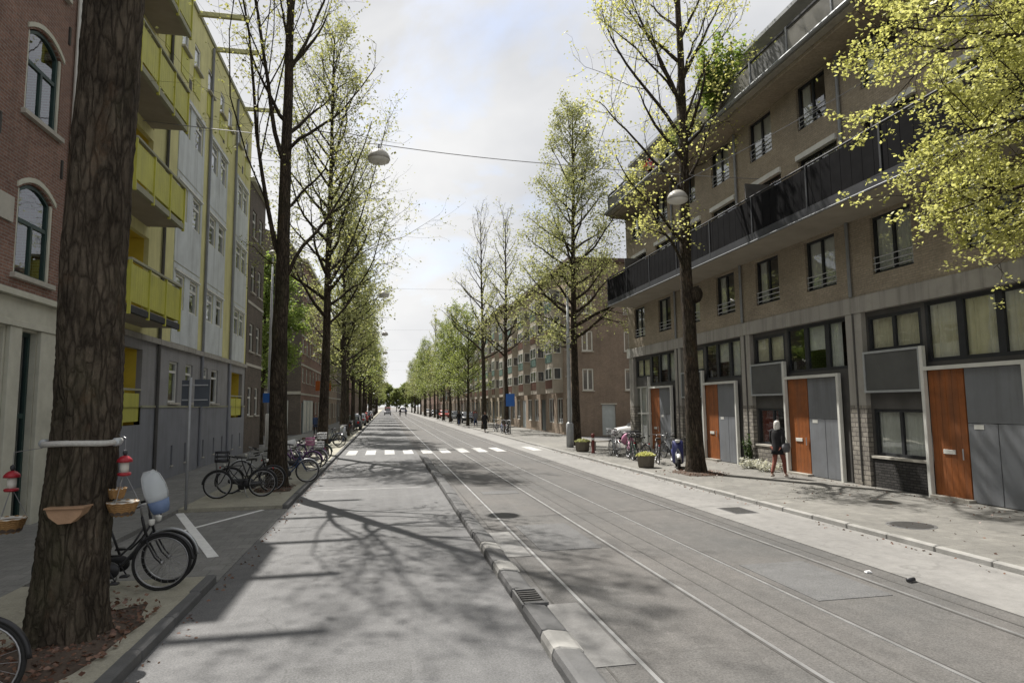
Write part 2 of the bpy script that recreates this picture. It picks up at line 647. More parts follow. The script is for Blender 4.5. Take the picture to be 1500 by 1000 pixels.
def window(parent, loc, rz, w_, h, style, curtain=None, bars=0, sill=None, frame_mat=None, glass=None, transom=None, mull=1, fw=.06, curtain_mat=None, arch=0.0):
    frame_mat = frame_mat or MATS['frame_black']
    glass = glass or MATS['glass']
    key = (round(w_, 2), round(h, 2), style, transom, mull, fw, frame_mat.name, arch)
    if key not in WCACHE:
        f = MB()
        a = w_ / 2
        f.box(-.04, -a, 0, .04, -a + fw, h)
        f.box(-.04, a - fw, 0, .04, a, h)
        f.box(-.038, -a + fw, 0, .038, a - fw, fw)
        if arch:
            n_ = 8
            for i in range(n_):
                ya, yb = -a + 2 * a * i / n_, -a + 2 * a * (i + 1) / n_
                za, zb = h + arch * (1 - (ya / a) ** 2), h + arch * (1 - (yb / a) ** 2)
                f.loft([[(-.04, ya, za - fw), (.04, ya, za - fw), (.04, ya, za), (-.04, ya, za)], [(-.04, yb, zb - fw), (.04, yb, zb - fw), (.04, yb, zb), (-.04, yb, zb)]], True, True)
        else:
            f.box(-.038, -a + fw, h - fw, .038, a - fw, h)
        top = h - fw if not arch else h + arch * .7
        for k in range(1, mull + 1):
            y = -a + w_ * k / (mull + 1)
            f.box(-.034, y - fw * .55, fw, .034, y + fw * .55, (transom - fw * .5) if (transom and arch) else top)
        if transom:
            f.box(-.032, -a + fw, transom - fw * .6, .032, a - fw, transom + fw * .6)
        g = MB()
        if arch:
            g.poly([(0, -a + .02, .02), (0, a - .02, .02), (0, a - .02, h)] + [(0, a - .02 - (2 * a - .04) * i / 8, h + arch * (1 - (1 - i / 4) ** 2) - .02) for i in range(1, 8)] + [(0, -a + .02, h)])
        else:
            g.quad((0, -a + .02, .02), (0, a - .02, .02), (0, a - .02, h - .02), (0, -a + .02, h - .02))
        WCACHE[key] = (f.mesh('window', frame_mat), g.mesh('pane', None))
    fm, gm = WCACHE[key]
    o = put('window', fm, parent, loc, rz, world=True)
    gk = (key, glass.name)
    if gk not in WCACHE:
        g2 = gm.copy()
        g2.materials.append(glass)
        WCACHE[gk] = g2
    put('pane', WCACHE[gk], o)
    if curtain:
        cm = curtain_mat or MATS['curtain']
        ck = (round(w_, 2), round(h, 2), curtain, cm.name, arch)
        if ck not in WCACHE:
            rng = random.Random(hash((round(w_, 2), round(h, 2), curtain)) & 255)
            c = MB()
            spans = {'full': [(-1, 1)], 'sides': [(-1, -.45)], 'one': [(-1, .05)], 'half': [(-1, 1)]}[curtain]
            zt = h - .03
            zb = .04 if curtain != 'half' else h * .45
            for s0, s1 in spans:
                y0, y1 = s0 * (w_ / 2 - .03), s1 * (w_ / 2 - .03)
                n_ = max(6, int((y1 - y0) / .035))
                ph = rng.random() * 6
                pr = []
                for i in range(n_ + 1):
                    y = y0 + (y1 - y0) * i / n_
                    pr.append((-.10 + .028 * math.sin(i * 1.9 + ph) + .012 * math.sin(i * .7), y))
                for i in range(n_):
                    c.quad((pr[i][0], pr[i][1], zb), (pr[i + 1][0], pr[i + 1][1], zb), (pr[i + 1][0], pr[i + 1][1], zt), (pr[i][0], pr[i][1], zt))
            WCACHE[ck] = c.mesh('curtain', cm, True)
        put('curtain', WCACHE[ck], o)
    if bars:
        bk = ('bars', round(w_, 2), bars)
        if bk not in WCACHE:
            b = MB()
            for k in range(bars):
                z = .12 + .16 * k
                b.tube([(.1, -w_ / 2 + .01, z), (.1, w_ / 2 - .01, z)], .016, 6)
            for y in (-w_ / 2 + .05, 0, w_ / 2 - .05):
                b.box(.082, y - .012, .05, .095, y + .012, .16 + .16 * (bars - 1))
                b.box(.03, y - .012, .11, .09, y + .012, .13)
            WCACHE[bk] = b.mesh('guard_rail', MATS['steel'])
        put('guard_rail', WCACHE[bk], o)
    if sill:
        sk = ('sill', round(w_, 2), sill)
        if sk not in WCACHE:
            WCACHE[sk] = MB().box(-.03, -w_ / 2 - .06, -.07, .2, w_ / 2 + .06, -.004).mesh('sill', MATS[sill])
        put('sill', WCACHE[sk], o)
    return o


# ------------------------------------------------------------------ material list
glass_mat('glass')
glass_mat('glass_dark', (.5, .53, .55), 1.9)
glass_mat('glass_far', (.5, .53, .56), 2.0)
mat('frame_black', (.022, .024, .027), .5, .2, 6)
mat('frame_white', (.62, .62, .58), .5, .08, 3, dirt=.25)
mat('frame_cream', (.5, .49, .41), .55, .1, 3, dirt=.3)
mat('frame_green', (.02, .045, .04), .4, .15, 5)
mat('steel', (.42, .43, .44), .4, .1, 8, metal=.7)
mat('galvanised', (.40, .42, .43), .5, .12, 5, metal=.4)
mat('curtain', (.60, .60, .55), .9, .1, 4)
mat('curtain_cream', (.62, .58, .42), .9, .1, 4)
mat('curtain_red', (.16, .035, .02), .9, .2, 5)
brick_mat('brick_taupe', (.385, .33, .255), (.325, .278, .213), (.29, .255, .205), streak=.12)
brick_mat('brick_red', (.25, .140, .108), (.185, .10, .078), (.25, .21, .185), streak=.2)
brick_mat('brick_grey', (.32, .30, .265), (.22, .205, .185), (.14, .13, .12), .26, .13, .016, streak=.3, bs=.9)
brick_mat('brick_black', (.045, .043, .042), (.075, .072, .07), (.03, .03, .03), .21, .07, .014, streak=.2, bs=.9)
brick_mat('brick_dark', (.14, .115, .10), (.10, .085, .075), (.13, .115, .10), streak=.25)
brick_mat('brick_mid', (.33, .26, .20), (.27, .21, .16), (.27, .23, .19), streak=.2)
brick_mat('brick_brown', (.26, .20, .155), (.215, .165, .13), (.21, .18, .155), streak=.2)
mat('concrete', (.34, .325, .295), .88, .14, 2.2, .3, 30, dirt=.3, streak=.4)
mat('concrete_pale', (.33, .31, .27), .85, .12, 2, .25, 30, dirt=.25, streak=.25)
mat('soffit', (.30, .27, .22), .9, .1, 1.5, dirt=.2)
mat('stone', (.42, .40, .35), .8, .1, 4, .2, 40, dirt=.3)

# ------------------------------------------------------------------ ground, road, tram bed, paths
road_mat('asphalt_road', (.124, .124, .125), (.148, .148, .148), .5, .42, wear=.10)
road_mat('asphalt_tram', (.101, .100, .097), (.121, .114, .107), .55, .42, wear=.12)
road_mat('bike_path', (.215, .210, .201), (.242, .236, .225), .2, .10, wear=.07)
road_mat('pavement_tiles', (.170, .165, .152), (.205, .198, .180), .45, .16, wear=.06, joint=.26, jw=.3, jh=.3)
road_mat('pavement_pale', (.190, .188, .182), (.225, .222, .212), .4, .16, wear=.05, joint=.26, jw=.3, jh=.3)  # tiles a little paler and greyer than the other pavement
road_mat('island_gravel', (.30, .29, .24), (.36, .34, .27), .3, .2, wear=.03)
road_mat('ground_far', (.15, .145, .13), (.18, .17, .15), .3, .2)
mat('kerb_concrete', (.27, .265, .25), .85, .16, 3, .3, 40, dirt=.45)
mat('kerb_dark', (.105, .105, .105), .85, .2, 3, .35, 40, dirt=.4)
mat('paint_white', (.42, .42, .41), .75, .28, 5, .1, 60, dirt=.75)
mat('rail_steel', (.36, .36, .36), .4, .25, 3, metal=.6)
mat('rail_groove', (.06, .057, .053), .8, .3, 9)
mat('iron', (.06, .058, .055), .6, .25, 14, .2, 40, metal=.5)

structure('ground', MB().box(-900, -300, -.5, 900, 1400, -.03), MATS['ground_far'])
Y0, Y1 = -25, 420
road = structure('road', MB().box(-2.3, Y0, -.2, 1.56, Y1, 0), MATS['asphalt_road'])
tram = structure('tram_track_bed', MB().box(1.56, Y0, -.2, 7.0, Y1, -.004), MATS['asphalt_tram'])
structure('bike_path', MB().box(7.0, Y0, -.2, 8.62, Y1, .012), MATS['bike_path'])
pv = MB()
pv.box(8.74, Y0, -.2, 13.4, Y1, .1)
structure('pavement', pv, MATS['pavement_tiles'])
structure('side_street', MB().box(13.4, 33, -.2, 60, 44.9, .06), MATS['asphalt_road'])
structure('side_street', MB().box(-60, 39.3, -.2, -7.25, 56.9, .06), MATS['asphalt_road'])
structure('pavement', MB().box(-7.3, Y0, -.2, -4.72, Y1, .1), MATS['pavement_pale'])
structure('parking_bay', MB().box(-4.72, 9.8, -.2, -2.3, 16.3, .012), MATS['pavement_pale'])
isl = MB()
for a, b in ((Y0, 9.8), (16.3, Y1)):
    isl.box(-4.72, a, -.2, -2.42, b, .098)
structure('tree_strip', isl, MATS['island_gravel'])

rng = random.Random(3)
# kerb stones: each one a piece of its kerb
KS = {}


def kerb(name, x0, x1, z, y0, y1, step, m_, near_limit, jitter=.006):
    k = structure(name, MB().box(x0 + .02, y0, -.2, x1 - .02, y1, z - .02), MATS[m_])
    y = y0
    while y < min(y1, near_limit) - .01:
        e = min(y + step, y1)
        key = (round(x1 - x0, 3), round(e - y, 3), z, m_)
        if key not in KS:
            KS[key] = MB().box(0, 0, -.1, x1 - x0, e - y - .012, z, .018).mesh('kerb_stone', MATS[m_])
        o = put('kerb_stone', KS[key], k, (x0 + rng.uniform(-jitter, jitter), y, rng.uniform(-jitter, jitter)), rng.uniform(-.004, .004), world=True)
        y = e
    if y < y1:
        k2 = MB()
        while y < y1 - .01:
            e = min(y + step, y1)
            k2.box(x0, y, -.1, x1, e - .012, z)
            y = e
        k2.build('kerb_stone_run', MATS[m_], k, world=True, kind='stuff')
    return k


kerb('pavement_kerb', -2.44, -2.3, .115, -4, 9.8, 1.0, 'kerb_dark', 30)
kerb('pavement_kerb', -2.44, -2.3, .115, 16.3, 120, 1.0, 'kerb_dark', 40)
kerb('pavement_kerb', 8.62, 8.75, .105, -4, 150, 1.0, 'kerb_concrete', 40)
mk = structure('median_kerb', MB().box(1.58, -4, -.2, 1.86, 31.2, .02), MATS['kerb_dark'])
y = -3.6
mi = 0
kd = MB().prism([(0, -.1), (.30, -.1), (.30, .075), (.26, .10), (.07, .13), (.02, .12), (0, .07)], 0, .86, .012).mesh('kerb_stone', MATS['kerb_dark'])
kl = MB().prism([(0, -.1), (.32, -.1), (.32, .08), (.27, .11), (.08, .14), (.02, .125), (0, .07)], 0, .5, .02).mesh('kerb_stone', MATS['kerb_concrete'])
while y < 31:
    light = 5.5 < y < 6.5 or rng.random() < .04
    if 7.45 < y < 8.2:                          # the drain sits here
        y = 8.2
        continue
    stp = .5 if light else .87
    put('kerb_stone', kl if light else kd, mk, (1.56 + rng.uniform(-.012, .012), y, rng.uniform(-.012, .008)), rng.uniform(-.012, .012), world=True)
    y += stp + .012
g = MB()
g.box(1.565, 7.5, -.1, 1.59, 8.13, .115)
g.box(1.60, 7.5, .09, 1.88, 7.56, .125)
g.box(1.60, 8.07, .09, 1.88, 8.13, .125)
g.box(1.84, 7.56, .05, 1.88, 8.07, .125)
gr = thing('drain_grate', 'small iron drain grate set in the dark kerb beside the tram track', 'drain', (1.7, 7.8, 0))
g.build('frame', MATS['kerb_dark'], gr, world=True)
MB().box(1.6, 7.56, -.08, 1.84, 8.07, .02).build('pit', MATS['rail_groove'], gr, world=True)
for i in range(6):
    MB().box(1.6, 7.585 + i * .083, .03, 1.838, 7.62 + i * .083, .115).build('bar', MATS['iron'], gr, world=True)

for i, (xr, ) in enumerate(((2.37,), (3.80,), (5.02,), (6.45,))):
    ra = MB().box(xr - .022, Y0, -.1, xr + .022, Y1, .003).build('tram_rail', MATS['rail_steel'], tram, world=True)
    MB().box(xr + (.02 if i % 2 == 0 else -.055), Y0, -.1, xr + (.055 if i % 2 == 0 else -.02), Y1, .0005).build('rail_groove', MATS['rail_groove'], tram, world=True)
mat('seam_dark', (.07, .067, .062), .85, .3, 5)
for xs, ww in ((4.52, .014), (2.02, .012), (4.12, .01), (6.72, .012)):
    MB().box(xs - ww, Y0, -.1, xs + ww, Y1, .0).build('paving_seam', MATS['seam_dark'], tram, world=True)
# concrete slabs laid between the kerb and the first rail
road_mat('slab_pale', (.185, .183, .178), (.22, .216, .208), .3, .15, wear=.1)
y = 5.9
for ln, k in ((1.9, 0), (2.1, 1), (2.0, 0), (1.2, 1), (9.0, 1), (3.0, 0), (6.0, 1)):
    if not k:
        MB().box(1.9, y, -.1, 2.31, y + ln, .004).build('paving_slab', MATS['slab_pale'], tram, world=True)
    y += ln + .2
# crossing
for i in range(12):
    xc = -1.75 + .96 * i
    if 6.6 < xc < 7.1:
        continue
    par = road if xc < 1.5 else tram
    MB().box(xc - .25, 33.1, -.05, xc + .25, 36.3, .016 if xc > 7 else .005).build('zebra_stripe', MATS['paint_white'], par, world=True)
MB().box(-2.2, 19.55, -.05, 1.5, 19.6, .004).build('stop_line', MATS['paint_white'], road, world=True)


mat('paint_fresh', (.72, .72, .71), .6, .1, 6, .1, 60, dirt=.3)


def stripe(name, a, b, wd, z, par, m_='paint_fresh'):
    a, b = Vector((*a, 0)), Vector((*b, 0))
    t_ = (b - a).normalized()
    n_ = Vector((-t_.y, t_.x, 0)) * wd / 2
    q = MB()
    q.loft([[a + n_ + Vector((0, 0, z - .04)), a - n_ + Vector((0, 0, z - .04)), a - n_ + Vector((0, 0, z)), a + n_ + Vector((0, 0, z))], [b + n_ + Vector((0, 0, z - .04)), b - n_ + Vector((0, 0, z - .04)), b - n_ + Vector((0, 0, z)), b + n_ + Vector((0, 0, z))]], True, True)
    return q.build(name, MATS[m_], par, world=True)


road_mat('asphalt_patch', (.110, .110, .111), (.128, .128, .127), .4, .45, wear=.05)
for (xa, ya, xb, yb, par_) in ((-1.9, 20.6, -.35, 23.8, road), (.1, 11.9, 1.35, 13.4, road), (-.9, 5.2, .25, 6.5, road), (-1.2, 27.0, 1.1, 27.5, road), (2.55, 10.6, 3.6, 12.9, tram), (5.2, 7.2, 6.25, 9.0, tram), (2.6, 17.5, 3.6, 18.1, tram)):
    MB().box(xa, ya, -.1, xb, yb, .0024 if xa < 7 else .0144).build('asphalt_repair', MATS['asphalt_patch'], par_, world=True)
bay = bpy.data.objects['parking_bay']
stripe('bay_line', (-3.95, 13.9), (-2.85, 16.25), .09, .0165, bay)
stripe('bay_line', (-4.66, 16.2), (-2.75, 11.4), .17, .0195, bay)
# manhole covers and gullies
for (x, y, z, rr, lb) in ((9.65, 10.55, .1, .36, 'round dark manhole cover in the pavement by the orange doors'),):
    q = thing('manhole_cover', lb, 'manhole cover', (x, y, z))
    MB().lathe([(rr + .06, -.05), (rr + .06, .004), (rr, .005)], 24).build('ring', MATS['kerb_dark'], q)
    MB().lathe([(rr, -.02), (rr, .008), (rr - .03, .011)], 24).build('lid', MATS['iron'], q)
q = thing('gully_grate', 'square dark gully grate in the pale bike path', 'drain', (7.74, 13.36, .012))
MB().box(-.28, -.42, -.05, .28, .42, .004).build('frame', MATS['kerb_dark'], q)
for i in range(7):
    MB().box(-.24, -.36 + i * .11, 0, .24, -.30 + i * .11, .009).build('bar', MATS['iron'], q)

# ------------------------------------------------------------------ taupe apartment building with the orange doors
mat('orange_wood', (.255, .082, .022), .5, .2, 3, .25, 20, streak=.45, dirt=.2)
mat('door_grey', (.175, .185, .20), .5, .10, 1.2, dirt=.3, streak=.3)
mat('panel_dark', (.085, .087, .085), .55, .15, 2)
mat('balcony_black', (.010, .010, .011), .9, .3, 2, spec=.05)
mat('balcony_rail', (.035, .037, .042), .6, .2, 3, spec=.25)
mat('zinc', (.25, .26, .27), .5, .1, 3, metal=.3, streak=.2)
mat('infill', (.075, .072, .068), .7, .2, 2)
mat('penthouse_render', (.42, .38, .31), .85, .08, 2, dirt=.2)
mat('terrace_glass', (.14, .135, .12), .3, .25, 1.5)
mat('wood_dark', (.07, .045, .025), .8, .25, 5, .2, 30)
FX = 13.0
YE = 32.9
YS = 4.5
A = thing('apartment_building', 'taupe brick apartment building with black balcony and orange doors', 'building', (FX, YE, .1))
mods = [4.55, 10.15, 15.75, 21.35, 26.95]
ops = []
wins = []
for Yc in mods:
    for k, off in enumerate((1.29, 4.08)):
        if Yc > 26 and k:
            off = 4.35
        c = Yc + off
        ops += [(c - .69, 5.85, c + .69, 7.42), (c - .69, 11.1, c + .69, 12.55)]
        wins += [(c, 5.85, 1.38, 1.57, 'w'), (c, 11.1, 1.38, 1.45, 'w')]
        c2 = Yc + (1.15 if not k else off - .2)
        ops += [(c2 - .9, 7.72, c2 + .9, 10.15)]
        wins += [(c2, 7.72, 1.8, 2.43, 'd')]
mb = MB()
wall(mb, 'X', FX, YS, YE, 5.345, 12.62, ops, -1, .2)
mb.build('wall', MATS['brick_taupe'], A, world=True)
mb = MB()
slabs(mb, FX, 27, YS, YE, 5.3, 12.62, 'XyY')
mb.build('side_wall', MATS['brick_taupe'], A, world=True)
mb = MB()
slabs(mb, FX + .12, 27, YS, YE, 0, 5.3, 'XyY')
mb.build('side_wall', MATS['brick_grey'], A, world=True)
rw = random.Random(5)
for c, z, w_, h, k in wins:
    o = window(A, (FX + .13, c, z), PI, w_, h, 'pair', rw.choice(['full', 'sides', 'one', 'full']), 3 if k == 'w' else 0, None, MATS['frame_black'], None, None, 1, .07, MATS['curtain'])
    if k == 'd':
        q = MB().box(FX - .10, c - .93, z + h - .02, FX + .06, c + .93, z + h + .16, .02)
        q.build('blind_box', MATS['frame_white'], A, world=True)
# ground floor
ops = []
for Yc in mods:
    ops += [(Yc + .35, 3.36, Yc + 3.3, 4.84), (Yc + 3.42, 3.76, Yc + 5.22, 4.74)]
    ops += [(Yc + 3.42, .95, Yc + 5.22, 2.2)] if Yc < 26 else [(Yc + 3.42, .3, Yc + 5.6, 3.3)]
mb = MB()
wall(mb, 'X', FX + .12, YS, YE, 0, 4.95, ops, -1, .1)
mb.build('infill_wall', MATS['infill'], A, world=True)
MB().box(FX - .06, YS, 4.88, FX + .4, YE + .02, 5.345, .02).build('concrete_band', MATS['concrete'], A, world=True)
for Yc in mods + [32.6]:
    MB().box(FX - .03, Yc - .3, 2.3, FX + .3, Yc - .02 if Yc < 32 else Yc + .28, 4.88).build('pier', MATS['concrete'], A, world=True)
    MB().box(FX - .04, Yc - .3, 0, FX + .3, Yc - .02 if Yc < 32 else Yc + .28, 2.297).build('pier_base', MATS['brick_grey'], A, world=True)
    if Yc < 32:
        MB().box(FX - .03, Yc + .02, 2.3, FX + .3, Yc + .32, 4.88).build('pier', MATS['concrete'], A, world=True)
        MB().box(FX - .04, Yc + .02, 0, FX + .3, Yc + .32, 2.297).build('pier_base', MATS['brick_grey'], A, world=True)
        MB().tube([(FX - .045, Yc - .0, .2), (FX - .045, Yc, 4.88)], .028, 8).build('drainpipe', MATS['infill'], A, world=True)
for yp in (10.15, 15.75, 21.42, 26.98):
    MB().tube([(FX - .07, yp, 5.35), (FX - .07, yp, 12.6)], .05, 8).build('drainpipe', MATS['zinc'], A, world=True)
for i, Yc in enumerate(mods):
    # row of windows over the doors
    for k in range(3):
        window(A, (FX + .16, Yc + .35 + .983 * (k + .5), 3.36), PI, .983, 1.48, 'one', 'full' if Yc < 15 else ('half' if k == 1 else ('one' if k == 0 else None)), 0, None, MATS['frame_black'], None, None, 0, .09, MATS['curtain_cream'] if Yc < 15 else MATS['curtain'])
    window(A, (FX + .16, Yc + 4.32, 3.76), PI, 1.8, .98, 'pair', 'full', 0, None, MATS['frame_black'], None, None, 1, .09, MATS['curtain_cream'])
    if Yc < 26:
        window(A, (FX + .19, Yc + 4.32, .95), PI, 1.8, 1.25, 'pair', 'full' if i != 2 else 'one', 0, 'stone', MATS['frame_black'], None, None, 1, .08, MATS['curtain_red'] if i == 2 else MATS['curtain'])
        MB().box(FX + .02, Yc + 3.42, 0, FX + .118, Yc + 5.24, .86).build('brick_plinth', MATS['brick_grey'] if i == 2 else MATS['brick_black'], A, world=True)
        # mesh screen hung in front of the mezzanine
        p = MB().box(FX - .055, Yc + 3.42, 2.7, FX - .035, Yc + 5.22, 3.7).build('screen_panel', MATS['panel_dark'], A, world=True)
        f = MB()
        f.box(FX - .08, Yc + 3.36, 2.64, FX - .01, Yc + 5.28, 2.70)
        f.box(FX - .08, Yc + 3.36, 3.70, FX - .01, Yc + 5.28, 3.76)
        f.box(FX - .078, Yc + 3.36, 2.70, FX - .012, Yc + 3.42, 3.70)
        f.box(FX - .078, Yc + 5.22, 2.70, FX - .012, Yc + 5.28, 3.70)
        f.build('screen_frame', MATS['galvanised'], p, world=True)
    else:
        window(A, (FX + .19, Yc + 4.51, .3), PI, 2.18, 3.0, 'grid', 'one', 0, None, MATS['frame_white'], None, 1.6, 2, .07, MATS['curtain'])
        MB().box(FX + .02, Yc + 3.42, 0, FX + .118, Yc + 5.6, .28).build('brick_plinth', MATS['concrete_pale'], A, world=True)
    # door set: white posts, orange leaf, grey panels
    f = MB()
    f.box(FX - .10, Yc + .70, 0, FX + .02, Yc + .80, 3.24, .01)
    f.box(FX - .10, Yc + 3.26, 0, FX + .02, Yc + 3.36, 3.76, .01)
    f.box(FX - .095, Yc + .80, 3.15, FX + .02, Yc + 3.26, 3.24)
    f.build('door_frame', MATS['frame_white'], A, world=True)
    MB().box(FX - .16, Yc + 2.2, 0, FX + .06, Yc + 3.25, .17).build('doorstep', MATS['concrete_pale'], A, world=True)
    dr = MB()
    for q in range(6):
        dr.box(FX + .03, Yc + 2.285 + q * .162, .17, FX + .075, Yc + 2.285 + q * .162 + .156, 3.145)
    dr.box(FX + .05, Yc + 2.28, .17, FX + .08, Yc + 3.26, 3.146)
    dr = dr.build('door', MATS['orange_wood'], A, world=True)
    MB().box(FX + .005, Yc + 2.62, 1.16, FX + .029, Yc + 2.95, 1.26, .005).build('letter_slot', MATS['frame_white'], dr, world=True)
    MB().tube([(FX - .01, Yc + 2.40, 1.05), (FX - .01, Yc + 2.40, 1.3)], .014, 6).build('handle', MATS['steel'], dr, world=True)
    for (ya, yb, za, zb) in ((.81, 1.52, .12, 1.885), (1.535, 2.26, .12, 1.885), (.81, 2.26, 1.9, 3.145)):
        pn = MB().box(FX + .035, Yc + ya, za, FX + .08, Yc + yb, zb, .006).build('grey_panel', MATS['door_grey'], A, world=True)
        if ya > 1.5:
            MB().box(FX + .028, Yc + 1.86, 1.76, FX + .034, Yc + 2.1, 1.86).build('number_plate', MATS['frame_white'], pn, world=True)
MB().box(FX - .12, 32.55, 4.86, FX + .42, 32.96, 5.37, .01).build('painted_corner', MATS['frame_white'], A, world=True)
# balcony
BX = 11.52
MB().box(BX, YS, 7.52, FX, 31.9, 7.68).build('balcony_slab', MATS['soffit'], A, world=True)
MB().tube([(BX - .05, YS, 7.54), (BX - .05, 31.95, 7.54)], .028, 8).build('gutter', MATS['zinc'], A, world=True)
MB().box(BX - .03, YS, 7.56, BX - .005, 31.93, 7.82).build('fascia', MATS['balcony_rail'], A, world=True)
ys = [YS + (31.9 - YS) * i / 10 for i in range(11)]
bm_ = MB()
for i in range(10):
    q = MB()
    a, b = ys[i] + .03, ys[i + 1] - .03
    n_ = 14
    for j in range(n_):
        ya, yb = a + (b - a) * j / n_, a + (b - a) * (j + 1) / n_
        zt = 8.95
        q.box(BX - (.012 if j % 2 else .008), ya + .0015, 7.82, BX + .015, yb - .0015, zt)
    q.build('balcony_panel', MATS['balcony_black'], A, world=True)
for yy in ys:
    MB().box(BX - .035, yy - .03, 7.68, BX + .03, yy + .03, 9.0).build('balcony_post', MATS['balcony_rail'], A, world=True)
MB().tube([(BX, YS, 9.02), (BX, 31.93, 9.02)], .03, 6).build('balcony_handrail', MATS['balcony_rail'], A, world=True)
MB().box(BX + .03, 31.87, 7.68, FX - .01, 31.91, 8.98).build('balcony_end_panel', MATS['balcony_black'], A, world=True)
for yy in (13.0, 18.6, 24.2, 29.5):
    MB().box(BX + .04, yy - .03, 7.68, FX - .01, yy + .03, 9.6).build('balcony_divider', MATS['infill'], A, world=True)
# roof terrace
TX = 11.85
MB().box(TX + .25, YS, 12.62, 27, YE - .02, 12.75).build('soffit', MATS['brick_taupe'], A, world=True)
MB().box(TX, YS, 12.752, 27, YE, 12.95, .01).build('terrace_slab', MATS['concrete_pale'], A, world=True)
MB().tube([(TX - .06, YS, 12.86), (TX - .06, YE, 12.86)], .07, 8).build('gutter', MATS['zinc'], A, world=True)
ys = [YS + (YE - .3 - YS) * i / 14 for i in range(15)]
for i in range(14):
    MB().box(TX + .07, ys[i] + .035, 13.0, TX + .10, ys[i + 1] - .035, 13.68).build('terrace_panel', MATS['terrace_glass'] if i % 3 else MATS['panel_dark'], A, world=True)
for yy in ys:
    MB().box(TX + .04, yy - .03, 12.95, TX + .14, yy + .03, 13.86, .005).build('terrace_post', MATS['zinc'], A, world=True)
MB().box(TX + .05, YS, 13.78, TX + .12, YE - .3, 13.84).build('terrace_handrail', MATS['balcony_rail'], A, world=True)
ops = [(y_, 13.1, y_ + 2.0, 15.0) for y_ in (6, 9, 11.6, 14.6, 17.3, 20.4, 23, 26, 28.8)]
mb = MB()
wall(mb, 'X', 14.0, YS, YE - .8, 12.95, 15.5, ops, -1, .12)
slabs(mb, 14.0, 26, YS, YE - .8, 12.95, 15.5, 'XyY')
mb.build('penthouse_wall', MATS['penthouse_render'], A, world=True)
for o_ in ops:
    window(A, (14.09, o_[0] + 1, 13.1), PI, 2.0, 1.9, 'pair', rw.choice(['sides', None, 'full']), 0, None, MATS['frame_white'], None, None, 1, .08)
MB().box(13.1, YS, 15.5, 27, YE - .3, 15.66, .02).build('penthouse_roof', MATS['zinc'], A, world=True)

# ------------------------------------------------------------------ brick house with the cream shopfront
LX = -7.2
B = thing('brick_house', 'narrow red brick house with arched windows above a cream shopfront', 'house', (LX, 15.8, .1))
cols = [5.5, 8.2, 11.2, 14.6]
ops = []
for c in cols:
    for z in (5.1, 8.42, 11.7, 14.6):
        ops.append((c - .68, z, c + .68, z + 1.95))
mb = MB()
wall(mb, 'X', LX, 3.2, 15.85, 4.7, 17.6, ops, 1, .16)
mb.build('wall', MATS['brick_red'], B, world=True)
mb = MB()
slabs(mb, -18, LX, 3.2, 15.85, 0, 17.6, 'xyYt')
mb.build('side_wall', MATS['brick_red'], B, world=True)
for c in cols:
    for z in (5.1, 8.42, 11.7, 14.6):
        # arched brick corners closing the square opening, then the frame in it
        q = MB()
        for s_ in (-1, 1):
            for i in range(4):
                ya, yb = s_ * .68 * (1 - i / 4), s_ * .68 * (1 - (i + 1) / 4)
                za, zb = z + 1.7 + .25 * (1 - (ya / .68) ** 2), z + 1.7 + .25 * (1 - (yb / .68) ** 2)
                q.loft([[(LX - .15, c + ya, za), (LX - .003, c + ya, za), (LX - .003, c + ya, z + 1.95), (LX - .15, c + ya, z + 1.95)], [(LX - .15, c + yb, zb), (LX - .003, c + yb, zb), (LX - .003, c + yb, z + 1.95), (LX - .15, c + yb, z + 1.95)]], True, True)
        q.build('arch_brickwork', MATS['brick_red'], B, world=True)
        q = MB()
        n_ = 8
        for i in range(n_):
            ya, yb = -.74 + 1.48 * i / n_, -.74 + 1.48 * (i + 1) / n_
            f_ = lambda yy: z + 1.72 + .27 * (1 - (yy / .74) ** 2)
            q.loft([[(LX - .05, c + ya, f_(ya)), (LX + .03, c + ya, f_(ya)), (LX + .03, c + ya, f_(ya) + .1), (LX - .05, c + ya, f_(ya) + .1)], [(LX - .05, c + yb, f_(yb)), (LX + .03, c + yb, f_(yb)), (LX + .03, c + yb, f_(yb) + .1), (LX - .05, c + yb, f_(yb) + .1)]], True, True)
        q.box(LX - .10, c - .68, z, LX - .02, c - .60, z + 1.72)
        q.box(LX - .10, c + .60, z, LX - .02, c + .68, z + 1.72)
        q.build('arch_surround', MATS['frame_cream'], B, world=True)
        o = window(B, (LX - .09, c, z), 0, 1.2, 1.7, 'arch', 'sides' if c > 12 else 'half', 0, None, MATS['frame_green'], MATS['glass'], 1.12, 1, .07, MATS['curtain'], .24)
        MB().box(LX - .12, c - .78, z - .1, LX + .10, c + .78, z, .01).build('sill', MATS['stone'], B, world=True)
mb = MB()
for y_, z_ in ((13.15, 7.6), (15.5, 7.55), (15.5, 10.7), (9.8, 7.6)):
    MB().box(LX - .02, y_ - .03, z_, LX + .035, y_ + .03, z_ + .42).build('wall_anchor', MATS['iron'], B, world=True)
MB().box(LX - .02, 12.3, 6.05, LX + .04, 13.75, 6.55).build('stone_block', MATS['stone'], B, world=True)
for z_, t_, p_ in ((4.62, .12, .20), (4.18, .44, .06), (4.05, .13, .12)):
    MB().box(LX - .3, 3.2, z_, LX + p_, 15.83, z_ + t_ - .003, .01).build('shopfront_cornice', MATS['frame_cream'], B, world=True)
mb = MB()
so = [(3.6, .75, 6.6, 4.0), (7.0, .75, 10.4, 4.0), (10.7, .75, 13.75, 4.0), (14.28, .2, 14.92, 4.0)]
wall(mb, 'X', LX, 3.2, 15.83, 0, 4.05, so, 1, .25)
mb.build('shopfront', MATS['frame_cream'], B, world=True)
